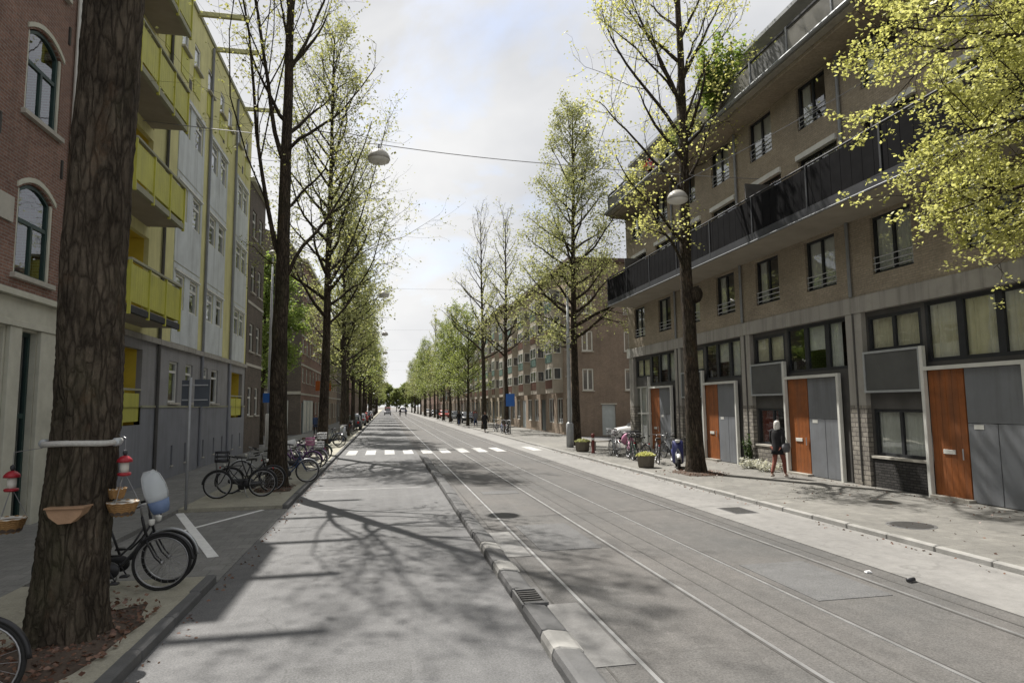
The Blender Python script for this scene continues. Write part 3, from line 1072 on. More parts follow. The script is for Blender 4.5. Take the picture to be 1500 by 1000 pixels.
for s_ in so:
    wd = s_[2] - s_[0]
    window(B, (LX - .15, s_[0] + wd / 2, s_[1]), 0, wd, s_[3] - s_[1], 'shop', 'half' if wd > 1 else None, 0, None, MATS['frame_white'] if wd > 1 else MATS['frame_green'], MATS['glass_dark'], 2.1, 1 if wd > 1 else 0, .08)
for yy, hw in ((14.02, .2), (15.3, .36), (10.55, .12), (6.8, .15)):
    MB().box(LX, yy - hw, .05, LX + .09, yy + hw, 4.05, .012).build('pilaster', MATS['frame_cream'], B, world=True)
MB().tube([(LX + .07, 15.79, .2), (LX + .07, 15.79, 17.4)], .05, 8).build('drainpipe', MATS['frame_white'], B, world=True)
MB().box(LX - .2, 3.2, 17.4, LX + .4, 15.85, 17.75, .02).build('cornice', MATS['frame_cream'], B, world=True)

# ------------------------------------------------------------------ yellow-green apartment block
mat('render_green', (.60, .57, .28), .85, .08, 1.5, dirt=.2, streak=.2)
mat('panel_pale', (.55, .585, .59), .7, .09, 1.5, dirt=.25, streak=.3)
mat('plinth_grey', (.215, .222, .245), .85, .09, 1.5, .2, 30, dirt=.2, streak=.2)
mat('plinth_upper', (.265, .262, .265), .85, .09, 1.5, .2, 30, dirt=.2, streak=.2)
mat('balcony_yellow', (.47, .46, .075), .5, .10, 2, dirt=.2, streak=.2)
mat('loggia_ochre', (.55, .42, .05), .8, .1, 2)
mat('beam_pale', (.40, .39, .20), .7, .1, 3)
mat('ledge', (.30, .30, .22), .8, .1, 3)
G = thing('apartment_block', 'yellow-green apartment block with yellow balconies and grey ground floor', 'building', (LX, 35.3, .1))
GY0, GY1, GH = 15.9, 34.95, 17.4
up = []
gw = []
pan = [(23.25, 26.3), (27.15, 30.05), (31.9, 34.45)]
for z in (5.9, 9.1, 12.2):
    for a, b in pan:
        k = (b - a) / 2
        for j in range(2):
            c = a + .72 + (b - a - 1.44) * j
            gw.append((c, z, 1.0, 1.2))
for c in (22.0, 23.6, 25.05, 26.9, 28.85, 30.3, 32.2, 33.9):
    gw.append((c, 15.2, .75, .95))
lg = [(16.6, z, 20.95, z + 2.75) for z in (4.85, 7.95, 11.05, 14.15)]
up = [(c - w_ / 2, z, c + w_ / 2, z + h) for c, z, w_, h in gw]
mb = MB()
wall(mb, 'X', LX, GY0, GY1, 4.62, GH, [q for q in up if True] + lg, 1, .14)
mb.build('wall', MATS['render_green'], G, world=True)
mb = MB()
slabs(mb, -19, LX, GY0, GY1, 0, GH, 'xyYt')
mb.build('side_wall', MATS['render_green'], G, world=True)
lo = [(17.2, 1.95, 20.85, 4.18), (32.1, 1.95, 34.4, 4.1)]
lw = [(23.75, 2.62, .95, 1.4), (25.5, 2.62, .85, 1.4), (27.6, 2.62, .85, 1.4), (29.1, 2.62, 1.1, 1.4)]
vents = [22.2, 23.8, 25.3, 27.6, 29.2, 30.6, 32.5, 34.1]
mb = MB()
wall(mb, 'X', LX, GY0, GY1, 2.47, 4.45, lo + [(c - w_ / 2, z, c + w_ / 2, z + h) for c, z, w_, h in lw], 1, .16)
mb.build('upper_plinth', MATS['plinth_upper'], G, world=True)
mb = MB()
wall(mb, 'X', LX + .02, GY0, GY1, 0, 2.47, [(17.2, 1.95, 20.85, 2.47), (32.1, 1.95, 34.4, 2.47)] + [(c - .1, .5, c + .1, 1.17) for c in vents], 1, .18)
mb.build('plinth', MATS['plinth_grey'], G, world=True)
for c in vents:
    vb = MB().box(LX - .2, c - .1, .5, LX - .13, c + .1, 1.17).build('vent_slit', MATS['infill'], G, world=True)
    MB().box(LX + .0, c - .13, .45, LX + .06, c + .13, .495).build('sill', MATS['stone'], vb, world=True)
for a, b in ((GY0, 17.2), (20.85, 32.1), (34.4, GY1)):
    MB().box(LX, a, 2.45, LX + .05, b, 2.52).build('ledge', MATS['ledge'], G, world=True)
MB().box(LX - .1, GY0, 4.45, LX + .12, GY1, 4.622, .01).build('cornice_band', MATS['concrete'], G, world=True)
for c, z, w_, h in lw:
    window(G, (LX - .1, c, z), 0, w_, h, 'low', 'sides', 0, 'stone', MATS['frame_white'], MATS['glass'], 1.05, 0, .07)
for i, (a, z0, b, z1) in enumerate(lo):
    q = MB().box(LX - 1.2, a, z0 - .1, LX - 1.15, b, z1 + .1)
    q.box(LX - 1.15, a - .05, z0 - .1, LX - .16, a, z1 + .1)
    q.box(LX - 1.15, b, z0 - .1, LX - .16, b + .05, z1 + .1)
    q.box(LX - 1.15, a, z1 + .005, LX - .165, b, z1 + .05)
    q.box(LX - 1.15, a, z0 - .1, LX - .165, b, z0 - .005)
    q.build('loggia', MATS['loggia_ochre'], G, world=True)
    n_ = 3 if i == 0 else 2
    for j in range(n_):
        ya, yb = a + (b - a) * j / n_, a + (b - a) * (j + 1) / n_
        MB().box(LX - .06, ya + .04, z0 + .1, LX - .03, yb - .04, z0 + .92).build('balcony_panel', MATS['balcony_yellow'], G, world=True)
        MB().box(LX - .08, ya - .0, z0, LX - .02, ya + .045, z0 + 1.05).build('balcony_post', MATS['balcony_yellow'], G, world=True)
    MB().box(LX - .09, a, z0 + 1.0, LX, b, z0 + 1.06).build('balcony_handrail', MATS['ledge'], G, world=True)
for i, (a, z0, b, z1) in enumerate(lg):
    q = MB().box(LX - 1.25, a, z0 - .1, LX - 1.2, b, z1 + .1)
    q.box(LX - 1.2, a - .05, z0 - .1, LX - .14, a, z1 + .1)
    q.box(LX - 1.2, b, z0 - .1, LX - .14, b + .05, z1 + .1)
    q.box(LX - 1.2, a, z1 + .005, LX - .145, b, z1 + .05)
    q.box(LX - 1.2, a, z0 - .1, LX - .145, b, z0 - .005)
    q.build('loggia', MATS['loggia_ochre'], G, world=True)
    window(G, (LX - 1.15, b - 1.2, z0), 0, 1.6, 2.3, 'low', 'sides', 0, None, MATS['frame_white'], MATS['glass'], None, 1, .08)
    PX = -6.22
    ba, bb = 16.9, 20.75
    bl = MB().box(LX + .002, ba, z0 - .02, PX, bb, z0 + .14).build('balcony', MATS['soffit'], G, world=True)
    MB().box(PX - .06, ba - .02, z0 - .06, PX + .05, bb + .02, z0 + .10).build('edge_beam', MATS['balcony_rail'] if i == 0 else MATS['ledge'], bl, world=True)
    n_ = 3
    for j in range(n_):
        ya, yb = ba + (bb - ba) * j / n_, ba + (bb - ba) * (j + 1) / n_
        pn = MB()
        for s_ in range(8):
            y_a, y_b = ya + .05 + (yb - ya - .08) * s_ / 8, ya + .05 + (yb - ya - .08) * (s_ + 1) / 8
            pn.box(PX + .005 + (.012 if s_ % 2 else 0), y_a, z0 + .2, PX + .03, y_b - .006, z0 + 1.14)
        pn.build('railing_panel', MATS['balcony_yellow'], bl, world=True)
    for j in range(n_ + 1):
        yy = ba + (bb - ba) * j / n_
        MB().box(PX - .01, yy - .03, z0 - .12, PX + .06, yy + .03, z0 + 1.22).build('railing_post', MATS['balcony_yellow'], bl, world=True)
    MB().box(PX - .02, ba - .03, z0 + 1.22, PX + .07, bb + .03, z0 + 1.28).build('handrail', MATS['ledge'], bl, world=True)
    for yy in (ba, bb):
        MB().box(LX + .01, yy - .015, z0 + .2, PX - .012, yy + .015, z0 + 1.14).build('railing_side_panel', MATS['balcony_yellow'], bl, world=True)
        MB().box(LX + .01, yy - .03, z0 + 1.22, PX - .022, yy + .03, z0 + 1.28).build('side_handrail', MATS['ledge'], bl, world=True)
# pale facade panels set proud of the render, one per storey and bay
for a, b in pan:
    for z0, z1 in ((4.66, 7.42), (7.45, 10.65), (10.68, 13.7)):
        zz = {4.66: 5.9, 7.45: 9.1, 10.68: 12.2}[z0]
        q = MB()
        oo = [(c - w_ / 2, z, c + w_ / 2, z + h) for c, z, w_, h in gw if a < c < b and z == zz]
        wall(q, 'X', LX + .03, a, b, z0, z1, oo, 1, .03)
        q.quad((LX, a, z0), (LX + .03, a, z0), (LX + .03, a, z1), (LX, a, z1))
        q.quad((LX, b, z0), (LX + .03, b, z0), (LX + .03, b, z1), (LX, b, z1))
        q.quad((LX, a, z1), (LX + .03, a, z1), (LX + .03, b, z1), (LX, b, z1))
        q.build('facade_panel', MATS['panel_pale'], G, world=True)
    for zz in (7.15, 10.35, 13.45):
        MB().box(LX + .03, a + .05, zz, LX + .09, b - .05, zz + .07).build('window_head', MATS['frame_white'], G, world=True)
for c, z, w_, h in gw:
    o = window(G, (LX - .06, c, z), 0, w_, h, 'low', rw.choice([None, 'sides', 'half', 'full']), 0, 'stone' if z > 15 else None, MATS['frame_white'], MATS['glass'], .85 if z < 15 else None, 0, .08)
    if z > 15:
        MB().box(LX, c - .42, z - 1.0, LX + .03, c + .42, z - .1).build('parapet_panel', MATS['balcony_yellow'], G, world=True)
for c in (29.2, 33.0, 24.3):
    MB().box(LX - .05, c - .14, 14.1, LX + .012, c + .14, 14.45).build('vent_slit', MATS['infill'], G, world=True)
for yy in (22.05, 26.95, 31.4):
    MB().tube([(LX + .07, yy, .2), (LX + .07, yy, 17.2)], .055, 8).build('drainpipe', MATS['plinth_grey'] if yy != 22.05 else MATS['infill'], G, world=True)
for yy, ln in ((17.45, 1.75), (19.9, 1.7), (22.3, 1.75), (24.9, 1.75), (27.4, 1.7), (32.9, 1.75)):
    MB().box(LX - .05, yy - .07, GH - .06, LX + ln, yy + .07, GH + .12, .01).build('hoist_beam', MATS['beam_pale'], G, world=True)
MB().box(LX - .3, GY0, GH - .001, LX + .06, GY1, GH + .16).build('roof_edge', MATS['ledge'], G, world=True)

# ------------------------------------------------------------------ narrow dark house beyond it
D = thing('dark_house', 'narrow dark grey brick house beside the yellow-green block', 'house', (LX, 39.2, .1))
gw = [(c, z, 1.0, 1.5) for c in (36.2, 38.0) for z in (2.0, 5.4, 8.6, 11.6)]
mb = MB()
wall(mb, 'X', LX + .02, 34.96, 39.2, 0, 14.4, [(c - w_ / 2, z, c + w_ / 2, z + h) for c, z, w_, h in gw], 1, .15)
slabs(mb, -16, LX + .02, 34.96, 39.2, 0, 14.4, 'xYt')
mb.build('wall', MATS['brick_dark'], D, world=True)
for c, z, w_, h in gw:
    window(D, (LX - .09, c, z), 0, w_, h, 'low', None, 0, 'stone', MATS['frame_white'], MATS['glass_far'], .95, 0, .08)
MB().box(LX - .2, 34.97, 14.4, LX + .25, 39.25, 14.65, .02).build('cornice', MATS['frame_cream'], D, world=True)
for z in (4.6, 7.9):
    MB().box(LX + .02, 34.97, z, LX + .06, 39.22, z + .14).build('string_course', MATS['stone'], D, world=True)

# ------------------------------------------------------------------ terraces further along both sides
mat('bay_cream', (.40, .36, .30), .8, .1, 2, dirt=.2, streak=.2)
mat('door_pale', (.42, .46, .47), .6, .1, 3)
mat('door_dark', (.05, .06, .06), .5, .2, 3)
mat('roof_tile', (.07, .045, .038), .85, .2, 3, .3, 20)
mat('shop_orange', (.5, .13, .03), .6, .1, 4)
mat('spandrel_green', (.10, .16, .14), .6, .15, 2)
mat('spandrel_brown', (.10, .045, .03), .6, .2, 2)


def terrace(name, label, side, fx, y0, y1, h, floors, nw, bm_, bands=False, bays=0, end=False, roof=0.0, back=11.0, winw=1.1, shop=True, frame='frame_white', group=None):
    """A house in a terrace; side -1 stands on the left kerb (faces +X), +1 on the right (faces -X)."""
    out = -side
    rz = 0 if out > 0 else PI
    T = thing(name, label, 'building', (fx, (y0 + y1) / 2, .1), group=group)
    fh = (h - 1.3 - 3.6) / max(1, floors - 1)
    sp = (y1 - y0) / nw
    gl = []
    bayset = set(range(1, nw, max(2, nw // bays))) if bays else set()
    for i in range(nw):
        c = y0 + sp * (i + .5)
        for k in range(1, floors):
            if i in bayset:
                continue
            gl.append((c, 3.6 + fh * (k - 1) + .95, winw, min(1.65, fh - 1.25)))
    gr_ = [(y0 + sp * (i + .5), .9 if i % 3 else .12, min(sp - .8, 1.7), 2.0 if i % 3 else 2.7, i) for i in range(nw)]
    ops = [(c - w_ / 2, z, c + w_ / 2, z + hh) for c, z, w_, hh in gl] + [(c - w_ / 2, z, c + w_ / 2, z + hh) for c, z, w_, hh, i in gr_]
    mb = MB()
    wall(mb, 'X', fx, y0, y1, 0, h, ops, out, .15)
    bx = fx - out * back
    if out > 0:
        slabs(mb, bx, fx, y0, y1, 0, h, 'x' + 'Y' + ('' if end else 'y') + 't')
    else:
        slabs(mb, fx, bx, y0, y1, 0, h, 'X' + 'Y' + ('' if end else 'y') + 't')
    mb.build('wall', MATS[bm_], T, world=True)
    fm = MATS[frame]
    for c, z, w_, hh in gl:
        window(T, (fx - out * .1, c, z), rz, w_, hh, 'low', None, 0, 'stone', fm, MATS['glass_far'], hh * .66, 1, .08)
    for c, z, w_, hh, i in gr_:
        if i % 3:
            window(T, (fx - out * .1, c, z), rz, w_, hh, 'low', None, 0, None, fm, MATS['glass_far'], None, 1, .09)
        else:
            x0, x1 = sorted((fx - out * .13, fx - out * .08))
            MB().box(x0, c - w_ / 2, z, x1, c + w_ / 2, z + hh, .005).build('door', MATS['door_pale'] if (i // 3) % 2 == 0 else MATS['door_dark'], T, world=True)
    if bands:
        for k in range(1, floors + 1):
            z = 3.45 + fh * (k - 1)
            x0, x1 = sorted((fx, fx + out * .05))
            MB().box(x0, y0, z, x1, y1, z + .16).build('string_course', MATS['stone'], T, world=True)
    x0, x1 = sorted((fx - out * .3, fx + out * .35))
    MB().box(x0, y0, h, x1, y1, h + .3, .03).build('cornice', MATS['frame_cream'] if bands else MATS['roof_tile'], T, world=True)
    if roof:
        q = MB()
        xa, xb = fx - out * .2, fx - out * back
        xm = (xa + xb) / 2
        q.loft([[(xa, y0, h + .3), (xm, y0, h + .3 + roof), (xb, y0, h + .3)], [(xa, y1, h + .3), (xm, y1, h + .3 + roof), (xb, y1, h + .3)]], True, True)
        q.build('roof', MATS['roof_tile'], T, world=True)
    for i in sorted(bayset):
        c = y0 + sp * (i + .5)
        hw = min(1.25, sp * .42)
        x0, x1 = sorted((fx - out * .02, fx + out * .85))
        zb = 3.3
        zt = 3.6 + fh * (floors - 1) - .3
        q = MB().box(x0, c - hw, zb, x1, c + hw, zt, .02)
        by = q.build('bay_window', MATS['bay_cream'] if i % 2 else MATS[bm_], T, world=True)
        for k in range(1, floors):
            z = 3.6 + fh * (k - 1) + .8
            hh = fh - 1.25
            f = MB()
            gq = MB()
            xo = fx + out * .86
            a_, b_ = sorted((fx + out * .85, fx + out * .90))
            f.box(a_, c - hw + .06, z - .06, b_, c - hw + .16, z + hh + .06)
            f.box(a_, c + hw - .16, z - .06, b_, c + hw - .06, z + hh + .06)
            f.box(a_, c - .05, z, b_, c + .05, z + hh)
            f.box(a_, c - hw + .16, z - .06, b_, c + hw - .16, z)
            f.box(a_, c - hw + .16, z + hh, b_, c + hw - .16, z + hh + .06)
            xs0, xs1 = sorted((fx + out * .15, fx + out * .78))
            ye = c - hw
            f.box(xs0, ye - .05, z - .06, xs1, ye, z)
            f.box(xs0, ye - .05, z + hh, xs1, ye, z + hh + .06)
            f.box(xs0, ye - .05, z, xs0 + .08, ye, z + hh)
            f.box(xs1 - .08, ye - .05, z, xs1, ye, z + hh)
            fo = f.build('bay_frame', MATS['frame_white'], by, world=True)
            gq.quad((xo, c - hw + .16, z), (xo, c + hw - .16, z), (xo, c + hw - .16, z + hh), (xo, c - hw + .16, z + hh))
            gq.quad((xs0 + .08, ye - .012, z), (xs1 - .08, ye - .012, z), (xs1 - .08, ye - .012, z + hh), (xs0 + .08, ye - .012, z + hh))
            gq.build('bay_pane', MATS['glass_bay'], by, world=True)
            MB().box(min(xo, xo + out * .02), c - hw + .1, z - .75, max(xo, xo + out * .02), c + hw - .1, z - .1).build('spandrel', MATS['spandrel_green'] if (i + k) % 2 else MATS['spandrel_brown'], by, world=True)
    return T


def dark_glass():
    mt, t, p = base_mat('glass_bay')
    p.inputs['Base Color'].default_value = (.06, .065, .07, 1)
    p.inputs['Roughness'].default_value = .06
    p.inputs['Specular IOR Level'].default_value = .9
    MATS['glass_bay'] = mt


dark_glass()
# corner house at the side street, gable end towards the camera
T = terrace('corner_house', 'red brick corner house with white doors and pale string courses beyond the side street', -1, LX, 57, 79, 15.0, 5, 8, 'brick_red', True, 0, True, 0, 14, 1.2)
eo = [(-10.2, 11.2, -9.2, 12.9), (-13, 11.2, -12, 12.9), (-10.6, 7.6, -9.4, 9.4), (-13.2, 7.6, -12, 9.4), (-11.2, 4.7, -8.4, 5.6), (-14.6, 4.7, -12, 5.6), (-9.3, .3, -8.2, 3.0), (-12.4, .9, -10.4, 2.9)]
mb = MB()
wall(mb, 'Y', 57, LX - 14, LX, 0, 15, eo, -1, .15)
mb.poly([(LX - 14, 57, 15), (LX, 57, 15), (LX - 1.2, 57, 16.8), (LX - 4.5, 57, 18.4), (LX - 8, 57, 17.4)])
mb.build('gable_wall', MATS['brick_dark'], T, world=True)
for a, z0, b, z1 in eo:
    window(T, ((a + b) / 2, 57.1, z0), -PI / 2, b - a, z1 - z0, 'low', None, 0, 'stone', MATS['frame_white'], MATS['glass_far'], None, 1, .09)
MB().box(LX - 14, 56.94, 3.5, LX, 56.99, 3.75).build('string_course', MATS['stone'], T, world=True)
# garage doors on its street side
for yy in (59.5, 62.0, 64.5):
    gd = MB().box(LX + .0, yy - 1.05, .1, LX + .07, yy + 1.05, 3.0, .01).build('garage_door', MATS['door_pale'], T, world=True)
    for k in range(4):
        MB().box(LX + .07, yy - .98 + k * .49, .2, LX + .09, yy - .55 + k * .49, 2.9, .005).build('door_board', MATS['frame_white'], gd, world=True)
terrace('terraced_house', 'brown brick terraced house next to the red corner house', -1, LX, 79.1, 97, 13.2, 4, 6, 'brick_mid', True)
terrace('terraced_house', 'tall dark brick terraced house third from the red corner house', -1, LX, 97.1, 118, 15.4, 5, 6, 'brick_dark', True)
terrace('terraced_house', 'long red brick terraced house fourth from the red corner house', -1, LX, 118.1, 150, 13.0, 4, 9, 'brick_red')
terrace('terraced_house', 'brown brick terraced house fifth from the red corner house', -1, LX, 150.1, 200, 14.2, 4, 10, 'brick_brown')
terrace('terraced_house', 'last red brick terraced house before the trees closing the street', -1, LX, 200.1, 250, 13.0, 4, 10, 'brick_red')
RX = 13.45
E_ = terrace('terraced_house', 'brown brick corner block with bay windows and a plain end wall facing the side street', 1, RX, 45, 72, 13.0, 5, 10, 'brick_mid', False, 4, True, 0, 16, 1.1)
eo = [(14.1, 3.4, 14.95, 5.0), (14.1, 6.3, 14.95, 7.8), (14.1, 9.1, 14.95, 10.5), (17.4, 3.4, 18.3, 5.0), (17.4, 6.3, 18.3, 7.8), (17.4, 9.1, 18.3, 10.5), (15.55, .12, 16.6, 2.35), (20.5, 3.4, 21.4, 5.0), (20.5, 6.3, 21.4, 7.8)]
mb = MB()
wall(mb, 'Y', 45, RX, RX + 16, 0, 13, eo, -1, .15)
mb.build('end_wall', MATS['brick_brown'], E_, world=True)
for a, z0, b, z1 in eo:
    if z0 < 1:
        MB().box(a, 45.08, z0, b, 45.13, z1, .005).build('door', MATS['door_pale'], E_, world=True)
        MB().box(a - .1, 44.97, z1, b + .1, 45.07, z1 + .1).build('lintel', MATS['stone'], E_, world=True)
    else:
        window(E_, ((a + b) / 2, 45.1, z0), -PI / 2, b - a, z1 - z0, 'low', None, 0, 'stone', MATS['frame_white'], MATS['glass_far'], None, 1, .09)
MB().box(RX - .35, 44.7, 13.0, RX + 16, 45.02, 13.3, .02).build('roof_edge', MATS['roof_tile'], E_, world=True)
terrace('terraced_house', 'pale brown terraced block with bay windows second from the side street', 1, RX, 72.1, 98, 13.8, 5, 10, 'brick_taupe', False, 4)
terrace('terraced_house', 'reddish terraced block with bay windows third from the side street', 1, RX, 98.1, 124, 12.0, 5, 10, 'brick_brown', False, 4)
terrace('terraced_house', 'brown terraced block with bay windows fourth from the side street', 1, RX, 124.1, 160, 13.4, 5, 12, 'brick_mid', False, 4)
terrace('terraced_house', 'distant red terraced block fifth from the side street', 1, RX, 160.1, 205, 12.8, 4, 12, 'brick_red')
terrace('terraced_house', 'furthest brown terraced block before the trees closing the street', 1, RX, 205.1, 255, 13.5, 4, 12, 'brick_brown')

# ------------------------------------------------------------------ trees
bark_mat('bark_near', (.026, .020, .015), (.155, .128, .098), 9.0)
bark_mat('bark', (.022, .018, .014), (.115, .092, .070), 10.0)
bark_mat('bark_far', (.03, .026, .022), (.10, .083, .065), 6.0)
leaf_mat('leaf_yellow', (.33, .34, .11), (.62, .62, .28), .5)
leaf_mat('leaf_lime', (.19, .21, .085), (.37, .38, .19), .5)
leaf_mat('leaf_green', (.14, .18, .055), (.29, .33, .12), .5)
leaf_mat('leaf_fresh', (.14, .21, .05), (.30, .38, .11), .5)
leaf_mat('leaf_pale', (.20, .21, .08), (.38, .38, .16), .5)
leaf_mat('leaf_dark', (.025, .05, .015), (.07, .11, .03), .3)


class Arr:
    """Tubes collected as numpy arrays, for trunks and limbs."""
    def __init__(s):
        s.v = []
        s.f = []
        s.n = 0

    def tube(s, P, R_, k):
        P = np.asarray(P, float)
        n = len(P)
        T = np.gradient(P, axis=0)
        T /= np.linalg.norm(T, axis=1, keepdims=True) + 1e-9
        ref = np.array([1., 0, 0]) if abs(T[0, 0]) < .8 else np.array([0, 1., 0])
        X = np.cross(T, ref)
        X /= np.linalg.norm(X, axis=1, keepdims=True) + 1e-9
        Y = np.cross(T, X)
        a = np.linspace(0, 2 * PI, k, endpoint=False)
        V = P[:, None] + (X[:, None] * np.cos(a)[None, :, None] + Y[:, None] * np.sin(a)[None, :, None]) * np.asarray(R_)[:, None, None]
        s.v.append(V.reshape(-1, 3))
        i = np.arange(n - 1)[:, None] * k
        j = np.arange(k)[None]
        j2 = (j + 1) % k
        F = np.stack([i + j, i + j2, i + k + j2, i + k + j], -1).reshape(-1, 4) + s.n
        s.f.append(F)
        s.n += n * k

    def mesh(s, name, m_, smooth=True):
        return np_mesh(name, np.concatenate(s.v), np.concatenate(s.f), m_, smooth)


def np_mesh(name, V, F, m_, smooth=False):
    me = bpy.data.meshes.new(name)
    n, k = F.shape
    me.vertices.add(len(V))
    me.vertices.foreach_set('co', V.astype('f').ravel())
    me.loops.add(n * k)
    me.loops.foreach_set('vertex_index', F.astype('i').ravel())
    me.polygons.add(n)
    me.polygons.foreach_set('loop_start', np.arange(0, n * k, k, dtype='i'))
    if smooth:
        me.polygons.foreach_set('use_smooth', np.ones(n, dtype=bool))
    me.materials.append(m_)
    me.update(calc_edges=True)
    return me


def leaves(name, C, size, rg, m_, flat=.5, asp=.75):
    """Leaf blades: one bent diamond-shaped quad pair for each centre."""
    n = len(C)
    A_ = rg.normal(size=(n, 3))
    A_[:, 2] *= flat
    A_ /= np.linalg.norm(A_, axis=1, keepdims=True)
    Nn = rg.normal(size=(n, 3)) * .7
    Nn[:, 2] += .8
    B_ = np.cross(Nn, A_)
    B_ /= np.linalg.norm(B_, axis=1, keepdims=True) + 1e-9
    sz = size * rg.uniform(.6, 1.35, size=(n, 1))
    V = np.stack([C - A_ * sz * .5, C + B_ * sz * asp * .5 - A_ * sz * .05, C + A_ * sz * .5, C - B_ * sz * asp * .5 - A_ * sz * .05], 1).reshape(-1, 3)
    F = np.arange(4 * n).reshape(-1, 4)
    return np_mesh(name, V, F, m_)


def nrm(v):
    return v / (np.linalg.norm(v) + 1e-9)


def path(rg, p, d_, Ln, n, wob, up):
    P = [np.array(p, float)]
    d_ = nrm(np.array(d_, float))
    for i in range(n):
        d_ = nrm(d_ + rg.normal(size=3) * wob + np.array([0, 0, up]))
        P.append(P[-1] + d_ * Ln / n)
    return np.array(P)


def interp(P, t):
    s_ = t * (len(P) - 1)
    i = min(int(s_), len(P) - 2)
    return P[i] + (P[i + 1] - P[i]) * (s_ - i), nrm(P[i + 1] - P[i])


def tree_meshes(seed, leader, r0, r1, h0, nlimb, spread, ang=(38, 60), up=.10, twigs=7, sub=5, leafn=10, leaf=.09, lm='leaf_lime', bark='bark', sides=12, dens=lambda t: 1.0, limbs=(), shape=None, rough=.0, flare=1.5, lwob=.10, cjit=.10, lb=(0, 1)):
    """Trunk with limbs as one mesh, leaves as another. leader: points of the main stem (local, metres)."""
    rg = np.random.default_rng(seed)
    ld = np.array(leader, float)
    tt = np.linspace(0, 1, 40)
    Ld = np.array([interp(ld, t)[0] for t in tt])
    for _ in range(2):
        Ld[1:-1] = (Ld[:-2] + Ld[1:-1] * 2 + Ld[2:]) / 4
    H = Ld[-1, 2]
    Ld[3:, :2] += np.cumsum(rg.normal(size=(37, 2)) * .02, 0) * .5
    A_ = Arr()
    zr = np.clip(Ld[:, 2] / H, 0, 1)
    Rr = r0 + (r1 - r0) * zr ** .85
    Rr *= 1 + (flare - 1) * np.exp(-Ld[:, 2] / .45)
    # trunk with an uneven bark outline
    k = sides
    if rough:
        tt2 = np.linspace(0, 1, 260)
        Ld2 = np.array([interp(Ld, t)[0] for t in tt2])
        R2 = np.interp(tt2, tt, Rr)
        n0 = A_.n
        A_.tube(Ld2, R2, k)
        V = A_.v[-1].reshape(260, k, 3)
        a = np.linspace(0, 2 * PI, k, endpoint=False)
        z = V[:, :, 2]
        nz = sum(rg.uniform(.5, 1) * np.sin(a[None] * f + rg.uniform(0, 6) + z * q + 1.5 * np.sin(z * q2 + rg.uniform(0, 6))) / w_ for f, q, q2, w_ in ((3, .5, .9, 1.2), (5, 1.1, 1.7, 1.6), (9, 1.9, 2.3, 2.2), (14, 3.1, 4.1, 3), (21, 5.0, 6.1, 4)))
        nz += rg.normal(size=nz.shape) * .25
        root = np.exp(-z / .35) * np.sin(a[None] * 5 + 1.0) * 1.3
        V += (V - Ld2[:, None]) * ((nz * .5 * rough + root * .10)[:, :, None])
        A_.v[-1] = V.reshape(-1, 3)
    else:
        A_.tube(Ld, Rr, k)
    tips = []
    LV = []

    def twig(p, d_, Ln, r_, t, cr_):
        P = path(rg, p, d_, Ln, 4, .22, up * .6)
        A_.tube(P, np.linspace(r_ * .7, .003, 5), 3)
        n = int(leafn * dens(t) * rg.uniform(.4, 1.5))
        if n > 0:
            u_ = rg.uniform(.15, 1.05, n) ** .7
            s_ = np.clip(u_, 0, 1) * 4
            i = np.minimum(s_.astype(int), 3)
            C = P[i] + (P[i + 1] - P[i]) * (s_ - i)[:, None]
            LV.append(C + rg.normal(size=(n, 3)) * cr_)

    def limb(P, r_, t, Ln):
        n = len(P)
        Rl = np.linspace(r_, .012, n)
        A_.tube(P, Rl, 6)
        ns = max(3, int(sub * (Ln / 3.0) ** .7 + .5))
        for j in range(ns):
            f = .22 + .78 * (j + rg.uniform(.2, .8)) / ns
            p, d_ = interp(P, min(f, .99))
            L2 = Ln * (.52 * (1 - f) + .16) * rg.uniform(.7, 1.25)
            sd_ = nrm(np.cross(d_, rg.normal(size=3)))
            P2 = path(rg, p, d_ * .75 + sd_ * .8, L2, 5, .16, up)
            A_.tube(P2, np.linspace(max(.010, r_ * .36 * (1 - f * .6)), .005, 6), 4)
            nt_ = max(2, int(twigs * (L2 / 1.2) ** .6 + .5))
            for q in range(nt_):
                g_ = .15 + .85 * (q + rg.uniform(0, 1)) / nt_
                p3, d3 = interp(P2, min(g_, .99))
                s3 = nrm(np.cross(d3, rg.normal(size=3)))
                twig(p3, d3 * .7 + s3 * .85, (L2 * .32 + .16) * rg.uniform(.6, 1.3), .008, t, cjit)
        for q in range(3):
            p3, d3 = interp(P, rg.uniform(.7, .99))
            twig(p3, d3 + rg.normal(size=3) * .5, .3 + Ln * .08, .008, t, cjit)

    az = rg.uniform(0, 6)
    for i in range(nlimb):
        t = (i + rg.uniform(.1, .9)) / nlimb
        z = h0 + (H - h0) * t ** .92
        f = np.interp(z, Ld[:, 2], tt)
        p, d_ = interp(Ld, min(f, .99))
        az += 2.4 + rg.normal() * .35
        prof = shape(t) if shape else (max(0.0, math.sin(PI * min(1, .18 + t * .80))) ** .8)
        Ln = max(.5, spread * prof * rg.uniform(.75, 1.15))
        an = rad(ang[1] + (ang[0] - ang[1]) * t) * rg.uniform(.85, 1.15)
        dd = np.array([math.cos(az) * math.sin(an), math.sin(az) * math.sin(an), math.cos(an)])
        P = path(rg, p, dd, Ln, 8, lwob, up)
        rl = min(np.interp(z, Ld[:, 2], Rr) * .62, .025 + Ln * .017)
        limb(P, rl, t, Ln)
